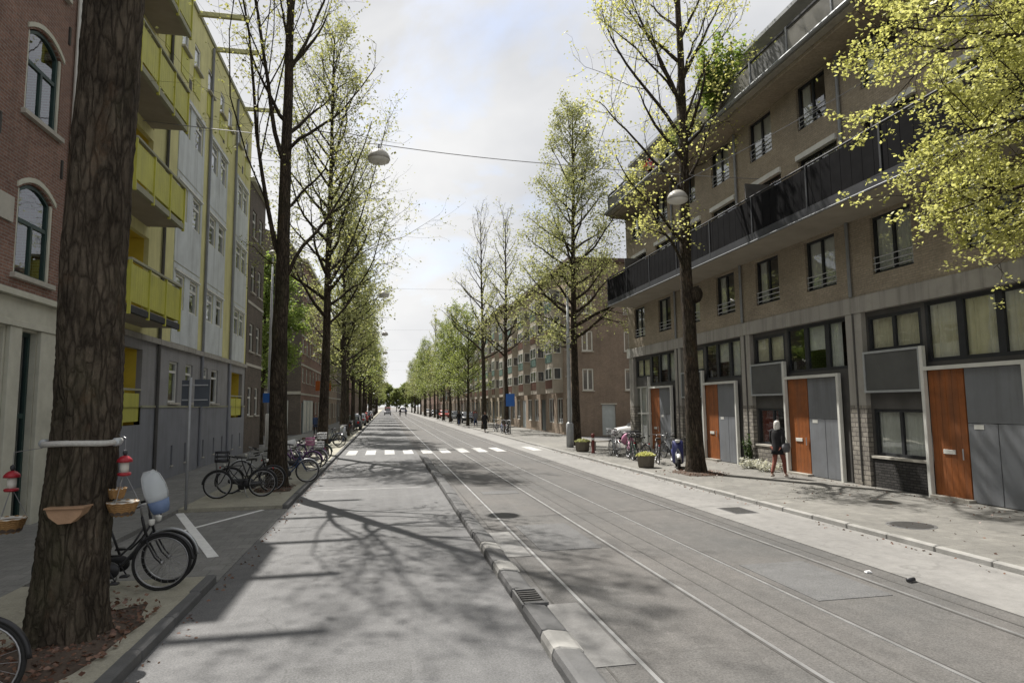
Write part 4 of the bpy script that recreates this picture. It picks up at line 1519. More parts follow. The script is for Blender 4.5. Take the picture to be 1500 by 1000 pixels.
    for it_ in limbs:
        pts, rl = it_[:2]
        q = np.array(pts, float)
        P = np.array([interp(q, t)[0] for t in np.linspace(0, 1, 12)])
        for _ in range(2):
            P[1:-1] = (P[:-2] + 2 * P[1:-1] + P[2:]) / 4
        P[1:] += np.cumsum(rg.normal(size=(11, 3)) * .03, 0)
        Ln = np.linalg.norm(np.diff(P, axis=0), axis=1).sum()
        limb(P, rl, it_[2] if len(it_) > 2 else .4, Ln)
    tr_ = A_.mesh('trunk', MATS[bark])
    cm = None
    if LV:
        C = np.concatenate(LV)
        cm = leaves('crown', C, leaf, rg, MATS[lm])
    return tr_, cm


NTREE = [0, 0]


def tree(label, loc, meshes, rz=0.0, group=None, name='street_tree', scale=1.0):
    T = thing(name, label, 'tree', loc, rz, group)
    put('trunk', meshes[0], T)
    if meshes[1]:
        put('crown', meshes[1], T, kind='stuff')
    T.scale = (scale, scale, scale)
    NTREE[0] += len(meshes[0].polygons)
    NTREE[1] += len(meshes[1].polygons) if meshes[1] else 0
    return T


GL = 'street trees lining the pavement beside the yellow-green block'
GR = 'street trees lining the pavement beside the taupe building'
# near trunk with the white band; only its trunk is in the picture
t1 = tree_meshes(11, [(0, 0, -.15), (.02, 0, 1.5), (.06, 0, 3.2), (.13, 0, 7.0), (.1, 0, 12), (0, 0, 18)], .322, .24, 8.6, 22, 4.2, twigs=4, sub=4, leafn=6, leaf=.1, lm='leaf_lime', bark='bark_near', sides=56, rough=.085, flare=1.2)
tree('thick rough-barked trunk with a white band around it', (-3.18, 7.5, .1), t1, 0, GL)
# bare dark tree
fewleaf = lambda t: .75
t2 = tree_meshes(21, [(0, 0, -.15), (.0, 0, 4), (.02, 0, 8), (.06, 0, 12), (.10, 0, 16), (.05, 0, 20.5)], .285, .05, 9.6, 11, 3.6, ang=(22, 46), up=.12, twigs=5, sub=4, leafn=7, leaf=.095, lm='leaf_pale', sides=14, dens=lambda t: .9 if t < .62 else (1.3 if t < .99 else 1.7), flare=1.22,
                 shape=lambda t: 1.0 - .5 * t,
                 limbs=[([(0, 0, 6.6), (-.35, .1, 7.6), (-.6, .2, 9.0), (-.8, .2, 11), (-1.1, .3, 14.5), (-1.9, .4, 18), (-2.8, .5, 21)], .085, 1.0), ([(0, 0, 9.6), (-.4, 0, 10.6), (-.55, -.1, 12.5), (-.9, -.2, 15), (-1.5, -.2, 18), (-2.0, -.3, 20.5)], .085, 1.0), ([(0, 0, 6.0), (.4, 0, 7.0), (1.2, .2, 8.0), (1.9, .3, 9.2), (2.5, .3, 11.2)], .07), ([(0, 0, 10), (.8, 0, 10.9), (1.7, -.2, 11.6), (2.6, -.3, 13)], .06), ([(0, 0, 12.5), (.7, .2, 14), (1.3, .3, 16), (1.6, .2, 18.5)], .06), ([(0, 0, 8.2), (1.0, .2, 9.4), (1.7, .2, 10.4)], .05)])
tree('tall bare elm with a dark forking trunk beside the parked black bicycle', (-3.09, 19.64, .1), t2, 0, GL)
t3 = tree_meshes(31, [(0, 0, -.15), (.05, 0, 5), (.1, 0, 10), (.18, 0, 16), (.22, 0, 21.6)], .27, .035, 6.6, 44, 4.5, ang=(30, 60), up=.09, twigs=6, sub=6, leafn=10, leaf=.11, cjit=.16, lm='leaf_lime', dens=lambda t: 1.0 - .45 * t, flare=1.25, shape=lambda t: .55 + .5 * math.sin(PI * min(1, .25 + .7 * t)) - .25 * t,
                 limbs=[([(0, 0, 8), (1, 0, 10), (2.0, 0, 13), (2.9, .2, 17.5)], .07), ([(0, 0, 6.2), (1.2, .2, 7.5), (2.6, .3, 10), (3.2, .3, 12.5)], .07)])
tree('tall loose elm with sparse pale leaves behind the dark forking trunk', (-3.09, 32.94, .1), t3, 0, GL)
t4 = tree_meshes(41, [(0, 0, -.15), (0, 0, 6), (.05, 0, 12), (0, 0, 17)], .24, .03, 4.6, 40, 4.4, ang=(32, 66), up=.07, cjit=.18, twigs=5, sub=5, leafn=11, leaf=.15, lm='leaf_lime', bark='bark_far', sides=9, flare=1.25, shape=lambda t: .95 - .45 * t)
t5 = tree_meshes(51, [(0, 0, -.15), (0, .05, 6), (.0, 0, 11), (.05, 0, 14.5)], .22, .03, 3.6, 36, 3.9, ang=(34, 70), up=.06, cjit=.2, twigs=5, sub=5, leafn=11, leaf=.18, lm='leaf_green', bark='bark_far', sides=8, flare=1.2, shape=lambda t: .95 - .5 * t)
t6 = tree_meshes(61, [(0, 0, -.15), (0, .05, 6), (.1, 0, 12), (.05, 0, 17.5)], .22, .03, 5.5, 30, 3.4, ang=(22, 50), up=.1, twigs=4, sub=4, leafn=6, leaf=.16, lm='leaf_pale', bark='bark_far', sides=8, flare=1.2, shape=lambda t: .9 - .4 * t)
ordn = ['first', 'second', 'third', 'fourth', 'fifth', 'sixth', 'seventh', 'eighth', 'ninth', 'tenth', 'eleventh', 'twelfth', 'thirteenth', 'fourteenth', 'fifteenth', 'sixteenth', 'seventeenth', 'eighteenth']
rt = random.Random(9)
for i, (yy, ms, scl) in enumerate(((46.5, t4, 1.0), (52.5, t4, .92), (62, t5, 1.02), (74, t4, .9), (86, t5, 1.0), (99, t4, .88), (112, t5, .95), (126, t4, .9), (141, t5, .95), (158, t4, .85), (178, t5, .9), (200, t4, .85), (225, t5, .85))):
    tree('green street elm, %s behind the tall loose elm in its row' % ordn[i], (-3.0 + rt.uniform(-.12, .12), yy, .1), ms, rt.uniform(0, 6), GL, scale=scl)
# row in front of the taupe building
rn = tree_meshes(71, [(0, 0, -.15), (0, 0, 4), (0, .1, 8), (0, .2, 13), (0, .2, 17)], .33, .05, 7.2, 15, 2.5, ang=(30, 62), up=.05, twigs=9, sub=8, leafn=40, leaf=.066, lm='leaf_yellow', sides=14, flare=1.25, cjit=.065,
                 limbs=[([(0, 0, 5.2), (-.6, 1.5, 6.6), (-1.5, 3.4, 7.4), (-2.6, 4.2, 7.9)], .085),
                        ([(0, 0, 4.6), (-.4, 1.4, 5.8), (-1.4, 3.2, 6.4), (-2.4, 3.7, 6.1)], .075),
                        ([(0, 0, 4.2), (-.3, 1.6, 5.2), (-.9, 3.6, 5.4), (-1.6, 4.6, 5.1)], .07),
                        ([(0, 0, 4.0), (.0, 1.6, 4.8), (-.3, 3.5, 5.1), (-.8, 4.4, 4.9)], .065),
                        ([(0, 0, 5.8), (-.2, 1.9, 7.4), (-.9, 3.8, 8.6), (-1.6, 4.8, 9.2)], .08),
                        ([(0, 0, 5.0), (.3, 1.8, 6.2), (.2, 3.7, 7.0), (-.2, 4.8, 7.3)], .075),
                        ([(0, 0, 6.2), (.7, 1.7, 7.8), (1.1, 3.2, 8.6), (1.0, 4.3, 9.0)], .07)])
tree('yellow-leaved tree overhanging the orange doors from outside the picture', (10.85, 4.4, .55), rn, 0, GR)
r1 = tree_meshes(81, [(0, 0, -.15), (-.05, 0, 4), (-.12, 0, 7.4), (-.03, 0, 12), (0, 0, 16.8), (.05, 0, 21.5)], .30, .05, 8.5, 18, 3.8, ang=(22, 48), up=.11, twigs=6, sub=5, leafn=12, leaf=.095, lm='leaf_yellow', sides=14, flare=1.28, cjit=.14, dens=lambda t: 1.0 if .39 < t < .41 else .42,
                 shape=lambda t: .95 - .3 * t,
                 limbs=[([(0, 0, 11.5), (-.8, 0, 12.6), (-1.9, 0, 13.8), (-2.8, 0, 15.2), (-3.0, -.1, 16.2)], .07),
                        ([(0, 0, 9.6), (-.7, .1, 10.2), (-1.5, .2, 11.2), (-2.3, .2, 12.0), (-2.9, .1, 12.6)], .065),
                        ([(0, 0, 7.6), (-.7, -.1, 8.3), (-1.4, -.2, 9.2), (-2.0, -.2, 9.6), (-2.6, -.3, 10.6)], .06),
                        ([(-.1, 0, 6.9), (-.6, -.2, 7.7), (-1.2, -.3, 8.3), (-1.8, -.4, 9.2)], .055),
                        ([(-.1, 0, 6.6), (-.5, -.3, 7.4), (-.9, -.4, 8.0), (-1.6, -.4, 8.2)], .045),
                        ([(0, 0, 12.8), (-.6, 0, 14.2), (-1.4, .1, 15.6), (-2.0, .1, 17.2)], .06),
                        ([(0, 0, 13), (-1.0, 0, 14.0), (-2.2, -.2, 14.9), (-3.1, -.2, 15.6)], .05),
                        ([(0, 0, 11.2), (.8, 0, 12.0), (1.7, 0, 12.8), (2.3, .1, 14.6)], .06),
                        ([(0, 0, 12.2), (.7, .2, 13.8), (1.6, .2, 15.3), (2.4, .2, 16.6)], .055),
                        ([(0, 0, 13.6), (.5, -.2, 15.2), (1.3, -.2, 17)], .05)])
T1 = tree('tall thin-leaved elm standing before the taupe building, beside the blue scooter', (10.16, 20.03, .1), r1, 0, GR)
MB().lathe([(.02, -.30), (.13, -.24), (.20, -.10), (.22, .04), (.17, .20), (.05, .28)], 12, (.20, -.10, 6.0)).build('burl', MATS['bark'], T1, True)
r2 = tree_meshes(91, [(0, 0, -.15), (-.03, 0, 6), (0, 0, 12), (.05, 0, 15.5), (.1, 0, 19.6)], .27, .03, 5.2, 56, 5.2, ang=(34, 74), up=.045, cjit=.17, twigs=7, sub=6, leafn=11, leaf=.115, lm='leaf_lime', sides=12, flare=1.25, shape=lambda t: (.95 - .78 * max(0, t - .12)) * (1 if t > .06 else .8))
tree('full conical lime-green elm at the corner of the side street', (10.55, 35.0, .1), r2, 0, GR)
r3 = tree_meshes(101, [(0, 0, -.15), (0, .05, 6), (.1, 0, 12), (.12, 0, 18.4)], .23, .03, 6.0, 36, 4.0, ang=(28, 66), up=.07, cjit=.16, twigs=5, sub=5, leafn=7, leaf=.14, lm='leaf_lime', sides=9, bark='bark', flare=1.22, dens=lambda t: 1.2 - t, shape=lambda t: .9 - .45 * t)
tree('slim elm with a blue sign beside it, past the side street', (9.96, 53.4, .1), r3, 0, GR)
r4 = tree_meshes(111, [(0, 0, -.15), (0, .05, 7), (-.1, 0, 14), (-.12, 0, 20.8)], .27, .03, 6.5, 32, 4.8, ang=(28, 60), up=.08, cjit=.16, twigs=5, sub=5, leafn=3, leaf=.14, lm='leaf_pale', sides=9, bark='bark', flare=1.22, dens=lambda t: 1.3 - t, shape=lambda t: 1.0 - .5 * t)
tree('nearly bare tall elm behind the elm with the blue sign', (9.35, 62.0, .1), r4, 0, GR)
for i, (yy, ms, scl) in enumerate(((72, t5, .85), (80, t5, .98), (90, t5, .9), (101, t5, 1.02), (112, t4, .72), (124, t6, 1.05), (134, t5, .9), (146, t5, 1.12), (158, t4, .9), (172, t5, 1.1), (188, t4, .9), (206, t5, 1.1), (228, t4, .95))):
    tree('green street tree, %s behind the nearly bare elm in its row' % ordn[i] if ms is not t6 else 'bare slim tree rising above the green trees far along the street', (8.9 + rt.uniform(-.25, .25), yy, .1), ms, rt.uniform(0, 6), GR, scale=scl)
# tree in the side street between the houses
sg = tree_meshes(121, [(0, 0, -.15), (0, .05, 3), (.1, 0, 7), (.12, 0, 11.2)], .16, .03, 3.4, 36, 2.9, ang=(30, 75), up=.04, twigs=6, sub=6, leafn=34, leaf=.16, cjit=.18, lm='leaf_fresh', sides=8, bark='bark_far', flare=1.2, shape=lambda t: math.sin(PI * min(1, .2 + .7 * t)))
tree('bright green bushy tree in the side street before the red corner house', (-7.9, 43.6, .06), sg, 0.5, name='small_tree')
tree('bright green tree deeper in the side street behind the dark house', (-11.6, 49.0, .06), sg, 2.2, name='small_tree', scale=.95)
# trees closing the end of the street
et = tree_meshes(131, [(0, 0, -.15), (0, .05, 4), (.1, 0, 9), (.12, 0, 13)], .3, .04, 2.2, 34, 5.4, ang=(30, 75), up=.05, twigs=5, sub=5, leafn=22, leaf=.42, lm='leaf_green', sides=7, bark='bark_far', flare=1.2, cjit=.3, shape=lambda t: math.sin(PI * min(1, .2 + .7 * t)))
for i, (xx, yy, scl) in enumerate(((-14, 268, .85), (-8.5, 274, .75), (-4, 266, .7), (0, 276, .78), (4, 270, .62), (8, 280, .8), (12, 272, .75), (17, 270, .9), (25, 282, 1.0), (-22, 275, 1.0))):
    tree('distant green tree closing the end of the street, %s across' % ordn[i], (xx, yy, 0), et, i * 1.3, 'trees closing the end of the street', 'far_tree', scl)

# shrubs and plants
lf = {}


def shrub(name, label, loc, rx, ry, h, n, leaf, lm, seed, cat='plant', group=None, stems=9, container=None):
    T = thing(name, label, cat, loc, 0, group)
    rg = np.random.default_rng(seed)
    A_ = Arr()
    CC = []
    for i in range(stems):
        a = rg.uniform(0, 6.28)
        q = rg.uniform(0, 1) ** .5
        top = np.array([math.cos(a) * rx * q, math.sin(a) * ry * q, h * rg.uniform(.6, 1.0) * (1 - .35 * q)])
        P = path(rg, (top[0] * .25, top[1] * .25, 0), top, np.linalg.norm(top), 5, .10, .04)
        A_.tube(P, np.linspace(.012, .004, 6), 3)
        m_ = n // stems
        u_ = rg.uniform(.25, 1.05, m_)
        s_ = np.clip(u_, 0, 1) * 5
        ii = np.minimum(s_.astype(int), 4)
        CC.append(P[ii] + (P[ii + 1] - P[ii]) * (s_ - ii)[:, None] + rg.normal(size=(m_, 3)) * np.array([rx, ry, h * .5]) * .17)
    put('stem', A_.mesh('stem', MATS['bark_far']), T)
    C = np.concatenate(CC)
    C[:, 2] = np.maximum(C[:, 2], .03)
    put('foliage', leaves('foliage', C, leaf, rg, MATS[lm]), T, kind='stuff')
    return T


leaf_mat('blossom_white', (.45, .45, .42), (.75, .75, .7), .3)
leaf_mat('blossom_red', (.35, .02, .03), (.55, .06, .08), .3)
mat('planter_stone', (.13, .115, .09), .85, .15, 4, .3, 30, dirt=.3)
mat('terracotta', (.30, .11, .05), .8, .15, 4, .2, 30)
# white bushes at the foot of the pier behind the walking woman
shrub('white_bush', 'low white-flowering bush at the foot of the grey pier', (12.62, 20.75, .1), .34, .34, .42, 900, .06, 'blossom_white', 1)
shrub('white_bush', 'low white-flowering bush just behind the walking woman', (12.62, 19.75, .1), .36, .34, .42, 900, .06, 'blossom_white', 2)
shrub('climbing_plant', 'dark green climber against the grey pier above the white bush', (12.78, 21.05, .1), .14, .22, 1.25, 700, .07, 'leaf_dark', 3)
# terrace plants
tp = [(12.05, 20.6, 2.5, .5, .7, 2200, .14, 'leaf_fresh', 'tall bamboo-like plant rising over the terrace railing'),
      (12.2, 23.2, .9, .4, .9, 900, .10, 'leaf_green', 'green bush spilling over the terrace railing beside the bamboo'),
      (12.2, 25.2, .9, .35, .8, 800, .10, 'leaf_yellow', 'yellowish bush on the roof terrace behind the elm trunk'),
      (12.2, 26.9, .45, .3, .4, 260, .09, 'blossom_red', 'red-flowering plant on the roof terrace near its end'),
      (12.2, 29.2, .85, .35, .9, 700, .10, 'leaf_lime', 'pale green bush at the far end of the roof terrace'),
      (12.2, 22.2, 1.0, .4, .9, 900, .10, 'leaf_lime', 'pale shrub between bamboo and green bush on the terrace'),
      (12.2, 24.3, .9, .4, .8, 800, .09, 'leaf_green', 'dark green bush between yellowish bush and green bush on the terrace'),
      (12.2, 28.0, .9, .4, .7, 800, .09, 'leaf_yellow', 'yellow bush next to the red-flowering plant on the terrace'),
      (12.3, 18.2, 1.15, .3, .5, 320, .10, 'leaf_lime', 'thin sapling in a pot on the roof terrace'),
      (12.25, 19.4, .8, .3, .6, 420, .09, 'leaf_green', 'low green plant between bamboo and sapling on the terrace')]
for i, (x, y_, h, a, b, n, lf_, lm, lb) in enumerate(tp):
    T = shrub('terrace_plant', lb, (x - .1, y_, 12.95), a * 1.2, b * 1.15, h + .6, int(n * 1.5), lf_, lm, 20 + i, group='plants on the roof terrace')
    MB().box(-.18, -.32, 0, .18, .32, .36, .02).build('planter_box', MATS['terracotta'] if i % 2 else MATS['planter_stone'], T)
bp = [(12.2, 19.6, 'red geranium box behind the black balcony railing', 'blossom_red'), (12.3, 14.8, 'small green plants behind the black balcony railing', 'leaf_green'), (12.2, 14.0, 'pale leafy pot plant on the black balcony', 'leaf_lime')]
for i, (x, y_, lb, lm) in enumerate(bp):
    T = shrub('balcony_plant', lb, (x, y_, 7.68), .2, .4, 1.6, 350, .08, lm, 40 + i, group='plants on the black balcony')
    MB().box(-.14, -.36, 0, .14, .36, .3, .02).build('planter_box', MATS['terracotta'], T)

# soil and fallen leaves round the trunks
mat('soil', (.075, .055, .042), .95, .3, 5, .8, 20)
leaf_mat('litter', (.10, .045, .03), (.22, .13, .09), .1)
rg = np.random.default_rng(77)


def pit(x, y_, hx, hy, n, seed):
    q = MB()
    rgp = np.random.default_rng(seed)
    ring = []
    for j in range(18):
        a = 2 * PI * j / 18
        k = rgp.uniform(.85, 1.12)
        ring.append((x + max(-1, min(1, 1.25 * math.cos(a))) * hx * k, y_ + max(-1, min(1, 1.25 * math.sin(a))) * hy * k))
    q.loft([[(a, b, .0) for a, b in ring], [(a, b, .108) for a, b in ring], [(x + (a - x) * .55, y_ + (b - y_) * .55, .15) for a, b in ring]], False, True)
    q.build('tree_pit', MATS['soil'], None, True, kind='structure')
    C = np.stack([x + rgp.normal(size=n) * hx * .55, y_ + rgp.normal(size=n) * hy * .55, .125 + rgp.uniform(0, .03, n)], 1)
    C[:, 0] = np.minimum(C[:, 0], x + hx * 1.1)
    o = put('fallen_leaves', leaves('fallen_leaves', C, .055, rgp, MATS['litter'], .12), None, kind='stuff')


pit(-3.15, 7.35, .52, 1.15, 1500, 1)
pit(-3.15, 19.6, .5, .8, 500, 2)
pit(10.15, 19.9, .7, .9, 600, 3)

# ------------------------------------------------------------------ bicycles
mat('paint_black', (.018, .018, .02), .35, .15, 9)
mat('rubber', (.018, .018, .018), .85, .2, 9)
mat('chrome', (.34, .34, .35), .38, .15, 9, metal=.9)
mat('saddle_black', (.02, .018, .017), .6, .2, 8)
mat('saddle_brown', (.10, .045, .02), .6, .2, 8)
mat('bike_blue', (.02, .05, .13), .4, .15, 9)
mat('bike_red', (.16, .015, .02), .4, .15, 9)
mat('bike_green', (.03, .07, .05), .4, .15, 9)
mat('bike_purple', (.20, .10, .26), .4, .15, 9)
mat('bike_silver', (.38, .39, .40), .35, .1, 9, metal=.6)
mat('bike_white', (.62, .62, .62), .45, .08, 6)
mat('bike_pink', (.5, .22, .34), .5, .1, 6)
mat('plastic_dark', (.03, .03, .034), .5, .2, 6)
mat('lens_white', (.7, .7, .66), .15, .05, 6)
mat('lens_red', (.4, .01, .01), .25, .05, 6)
mat('lens_amber', (.5, .16, .01), .25, .05, 6)
mat('wicker', (.33, .19, .075), .85, .25, 30, .6, 120)
mat('liner_white', (.55, .53, .48), .85, .1, 6)
BW = {}


def cached(key, fn, m_, smooth=True):
    k = (key, m_)
    if k not in BW:
        BW[k] = fn().mesh(key, MATS[m_], smooth)
    return BW[k]


def w_tyre():
    return MB().torus(.335, .019, 36, 8)


def w_rim():
    return MB().torus(.308, .011, 36, 5, sx=1.3)


def w_spokes():
    q = MB()
    for i in range(20):
        a = 2 * PI * i / 20
        s_ = .018 if i % 2 else -.018
        q.tube([(.02 * math.cos(a + .5), s_, .02 * math.sin(a + .5)), (.302 * math.cos(a), 0, .302 * math.sin(a))], .0022, 3, False)
    return q


def w_hub():
    return MB().lathe([(.012, -.05), (.02, -.045), (.026, -.03), (.014, -.02), (.014, .02), (.026, .03), (.02, .045), (.012, .05)], 10, axis='Y')


def f_frame(step):
    q = MB()
    bb = (-.04, 0, .29)
    q.tube([bb, (-.24, 0, .86)], .016, 8)
    q.tube([(.355, 0, .66), (.30, 0, .86), (.285, 0, .93)], .019, 8)
    if step:
        q.tube([bb, (.08, 0, .34), (.22, 0, .50), (.345, 0, .70)], .019, 8)
        q.tube([(-.10, 0, .46), (.06, 0, .46), (.20, 0, .60), (.32, 0, .80)], .014, 8)
    else:
        q.tube([bb, (.345, 0, .69)], .018, 8)
        q.tube([(-.22, 0, .80), (.305, 0, .83)], .015, 8)
    for s_ in (-1, 1):
        q.tube([(-.04, s_ * .03, .29), (-.53, s_ * .06, .345)], .010, 6)
        q.tube([(-.215, s_ * .02, .78), (-.53, s_ * .06, .345)], .008, 6)
    return q


def f_fork():
    q = MB()
    for s_ in (-1, 1):
        q.tube([(.36, s_ * .02, .64), (.375, s_ * .05, .60), (.47, s_ * .05, .42), (.54, s_ * .05, .345)], [.013, .013, .011, .008], 6)
    q.tube([(.35, 0, .67), (.36, 0, .62)], .022, 8)
    return q


def f_guard(front):
    return MB().torus(.365, .022, 20, 6, sx=1.2, a0=.05 if front else .35, a1=2.35 if front else 3.5)


def f_bar():
    q = MB()
    q.tube([(.285, 0, .93), (.262, 0, 1.05), (.30, 0, 1.075)], .013, 8)
    q.tube([(.10, -.29, 1.03), (.20, -.28, 1.055), (.30, -.17, 1.09), (.31, 0, 1.08), (.30, .17, 1.09), (.20, .28, 1.055), (.10, .29, 1.03)], .012, 8)
    return q


def f_grips():
    q = MB()
    for s_ in (-1, 1):
        q.tube([(.06, s_ * .292, 1.02), (.20, s_ * .281, 1.055)], .018, 8)
        q.tube([(.24, s_ * .25, 1.05), (.14, s_ * .26, 1.02)], .006, 5)
    return q


def f_saddle():
    q = MB()
    rings = []
    for x, wd, z, th in ((-.39, .06, .965, .02), (-.37, .10, .985, .045), (-.30, .105, .985, .06), (-.22, .065, .975, .05), (-.14, .035, .968, .04), (-.11, .02, .96, .025)):
        rings.append([(x, wd * math.cos(a), z + th * .5 * math.sin(a) - .01) for a in [2 * PI * i / 10 for i in range(10)]])
    q.loft(rings, True, True)
    q.tube([(-.235, 0, .84), (-.26, 0, .96)], .012, 6)
    for s_ in (-1, 1):
        q.tube([(-.36, s_ * .05, .95), (-.36, s_ * .05, .915)], .016, 6)
    return q


def f_rack():
    q = MB()
    for s_ in (-1, 1):
        q.tube([(-.26, s_ * .05, .745), (-.72, s_ * .06, .745), (-.76, s_ * .04, .745)], .007, 5)
        q.tube([(-.68, s_ * .06, .745), (-.53, s_ * .075, .345)], .006, 5)
    for x in (-.34, -.45, -.56, -.67, -.76):
        q.tube([(x, -.06, .745), (x, .06, .745)], .005, 5)
    return q


def f_chain():
    q = MB()
    pr = []
    for i in range(9):
        a = -PI / 2 + PI * i / 8
        pr.append((-.03 + .105 * math.cos(a), .29 + .105 * math.sin(a)))
    for i in range(9):
        a = PI / 2 + PI * i / 8
        pr.append((-.53 + .06 * math.cos(a), .345 + .06 * math.sin(a)))
    return q.prism(pr, -.065, -.035, .006)


def f_crank():
    q = MB()
    q.tube([(-.04, -.08, .29), (.05, -.085, .15)], .009, 6)
    q.tube([(-.04, .08, .29), (-.13, .085, .43)], .009, 6)
    q.tube([(-.04, -.085, .29), (-.04, .085, .29)], .012, 6)
    q.box(0, -.18, .135, .10, -.09, .16, .006)
    q.box(-.18, .09, .42, -.08, .18, .445, .006)
    return q


def f_stand():
    return MB().tube([(-.10, .05, .27), (-.16, .10, .02)], .010, 6).tube([(-.16, .10, .02), (-.22, .115, .012)], .010, 6)


def f_lamp():
    return MB().lathe([(.01, -.05), (.034, -.03), (.042, .02), (.036, .035)], 10, (.40, 0, .86), 'Z')


def crate_mb(x, z, l_, wd, h, t_=.012, taper=0):
    q = MB()
    a, b = l_ / 2, wd / 2
    q.box(x - a, -b, z, x + a, b, z + t_)
    for r0_, r1_ in ((0, .22), (.36, .58), (.74, 1.0)):
        q.box(x - a, -b, z + h * r0_ + t_, x + a, -b + t_, z + h * r1_)
        q.box(x - a, b - t_, z + h * r0_ + t_, x + a, b, z + h * r1_)
        q.box(x - a, -b + t_, z + h * r0_ + t_, x - a + t_, b - t_, z + h * r1_)
        q.box(x + a - t_, -b + t_, z + h * r0_ + t_, x + a, b - t_, z + h * r1_)
    for sx_ in (-1, 1):
        for sy_ in (-1, 1):
            q.box(x + sx_ * (a - .012) - .013, sy_ * (b - .012) - .013, z + t_ * 1.5, x + sx_ * (a - .012) + .013, sy_ * (b - .012) + .013, z + h - .004)
    return q


def bicycle(label, loc, rz, col='paint_black', step=True, crate=None, saddle='saddle_black', group=None, lean=0.0, guard=None, basket=None, shield=False, cover=None, steer=0.0):
    T = thing('bicycle', label, 'bicycle', loc, rz, group)
    T.rotation_euler = (lean, 0, rz)
    put('frame', cached('frame_step' if step else 'frame_bar', lambda: f_frame(step), col), T)
    put('fork', cached('fork', f_fork, col), T)
    for x, nm in ((-.53, 'r'), (.545, 'f')):
        wq = put('wheel', cached('tyre', w_tyre, 'rubber'), T, (x, 0, .345))
        put('rim', cached('rim', w_rim, 'chrome'), wq)
        put('spokes', cached('spokes', w_spokes, 'chrome'), wq)
        put('hub', cached('hub', w_hub, 'chrome'), wq)
        put('mudguard', cached('guard' + nm, lambda: f_guard(nm == 'f'), guard or col), T, (x, 0, .345))
    hb = put('handlebar', cached('handlebar', f_bar, 'chrome'), T)
    put('grips', cached('grips', f_grips, 'rubber'), hb)
    put('saddle', cached('saddle', f_saddle, saddle), T)
    put('carrier', cached('carrier', f_rack, col if col == 'bike_silver' else 'paint_black'), T)
    put('chain_case', cached('chain_case', f_chain, 'paint_black'), T)
    put('crank', cached('crank', f_crank, 'plastic_dark'), T)
    put('kickstand', cached('kickstand', f_stand, 'steel'), T)
    put('headlamp', cached('headlamp', f_lamp, 'lens_white'), T)
    put('tail_light', cached('tail_light', lambda: MB().box(-.80, -.035, .70, -.77, .035, .74, .006), 'lens_red'), T)
    if crate:
        put('crate', cached('crate', lambda: crate_mb(.46, .93, .32, .42, .27), crate), T)
        put('crate_carrier', cached('crate_carrier', lambda: MB().tube([(.32, -.12, .92), (.62, -.12, .92), (.62, .12, .92), (.32, .12, .92)], .008, 5).tube([(.6, .1, .92), (.55, .06, .36)], .007, 5).tube([(.6, -.1, .92), (.55, -.06, .36)], .007, 5), 'paint_black'), T)
    if basket:
        put('basket', cached('basket', lambda: crate_mb(-.55, .755, .36, .30, .24), basket), T)
    if cover:
        def cv():
            q = MB()
            rings = []
            for x, wd, z0, z1 in ((-.80, .12, .70, .84), (-.72, .22, .56, .95), (-.55, .26, .48, 1.0), (-.36, .22, .60, 1.04), (-.25, .10, .80, 1.02)):
                rings.append([(x, wd * math.cos(a) * (1 if math.sin(a) > 0 else 1.1), (z0 + z1) / 2 + (z1 - z0) / 2 * math.sin(a)) for a in [2 * PI * i / 12 for i in range(12)]])
            return q.loft(rings, True, True)
        put('saddlebag', cached('saddlebag', cv, cover), T)
    return T


P_ = .1
GB = 'bicycles parked on the tree strip'
# by the near trunk
b1 = bicycle('black step-through bicycle with a clear child windscreen, behind the banded trunk', (-3.38, 9.16, P_), .06, group=None, lean=-.04)
shm = MB()
rings = []
for z, hw, dx in ((0, .17, 0), (.10, .19, -.01), (.25, .185, -.05), (.40, .15, -.12), (.48, .08, -.17)):
    rings.append([(.36 + dx + .05 * (1 - (y_ / hw) ** 2) * 1.4, y_, 1.20 + z) for y_ in [hw * (-1 + 2 * i / 10) for i in range(11)]] + [(.345 + dx + .05 * (1 - (y_ / hw) ** 2) * 1.4, y_, 1.20 + z) for y_ in [hw * (1 - 2 * i / 10) for i in range(11)]])


def shield_mat():
    mt, t, p = base_mat('shield_clear')
    p.inputs['Base Color'].default_value = (.78, .83, .86, 1)
    p.inputs['Roughness'].default_value = .2
    p.inputs['Alpha'].default_value = .42
    MATS['shield_clear'] = mt


shield_mat()
mat('shield_blue', (.14, .20, .34), .5, .1, 8)
shm.loft(rings, True, True)
W_ = thing('windscreen', 'clear rounded child windscreen with a blue skirt on the bicycle handlebar', 'windscreen', (-2.90, 9.58, .30), .06 - 1.0)
W_.scale = (.8, .74, .8)
W_.rotation_euler = (.24, 0, -.94)
put('screen', shm.mesh('screen', MATS['shield_clear'], True), W_)
rg_ = []
for z, hw, dx in ((-.20, .13, .03), (-.11, .16, .02), (.0, .178, .006)):
    rg_.append([(.365 + dx + .05 * (1 - (y_ / hw) ** 2) * 1.4, y_, 1.20 + z) for y_ in [hw * (-1 + 2 * i / 10) for i in range(11)]] + [(.342 + dx + .05 * (1 - (y_ / hw) ** 2) * 1.4, y_, 1.20 + z) for y_ in [hw * (1 - 2 * i / 10) for i in range(11)]])
sk = MB().loft(rg_, True, True)
rm = MB()
rm.tube([rings[k][0] for k in range(5)] + [rings[4][5]] + [rings[4 - k][10] for k in range(5)], .011, 6)
put('rim', rm.mesh('rim', MATS['bike_silver'], True), W_)
put('skirt', sk.mesh('skirt', MATS['shield_blue'], True), W_)
MB().tube([(.35, 0, .95), (.36, 0, 1.2)], .012, 6).build('bracket', MATS['paint_black'], W_)
bicycle('black bicycle half hidden behind the one with the windscreen', (-3.40, 9.60, P_), -.05, guard='bike_silver', lean=.05)
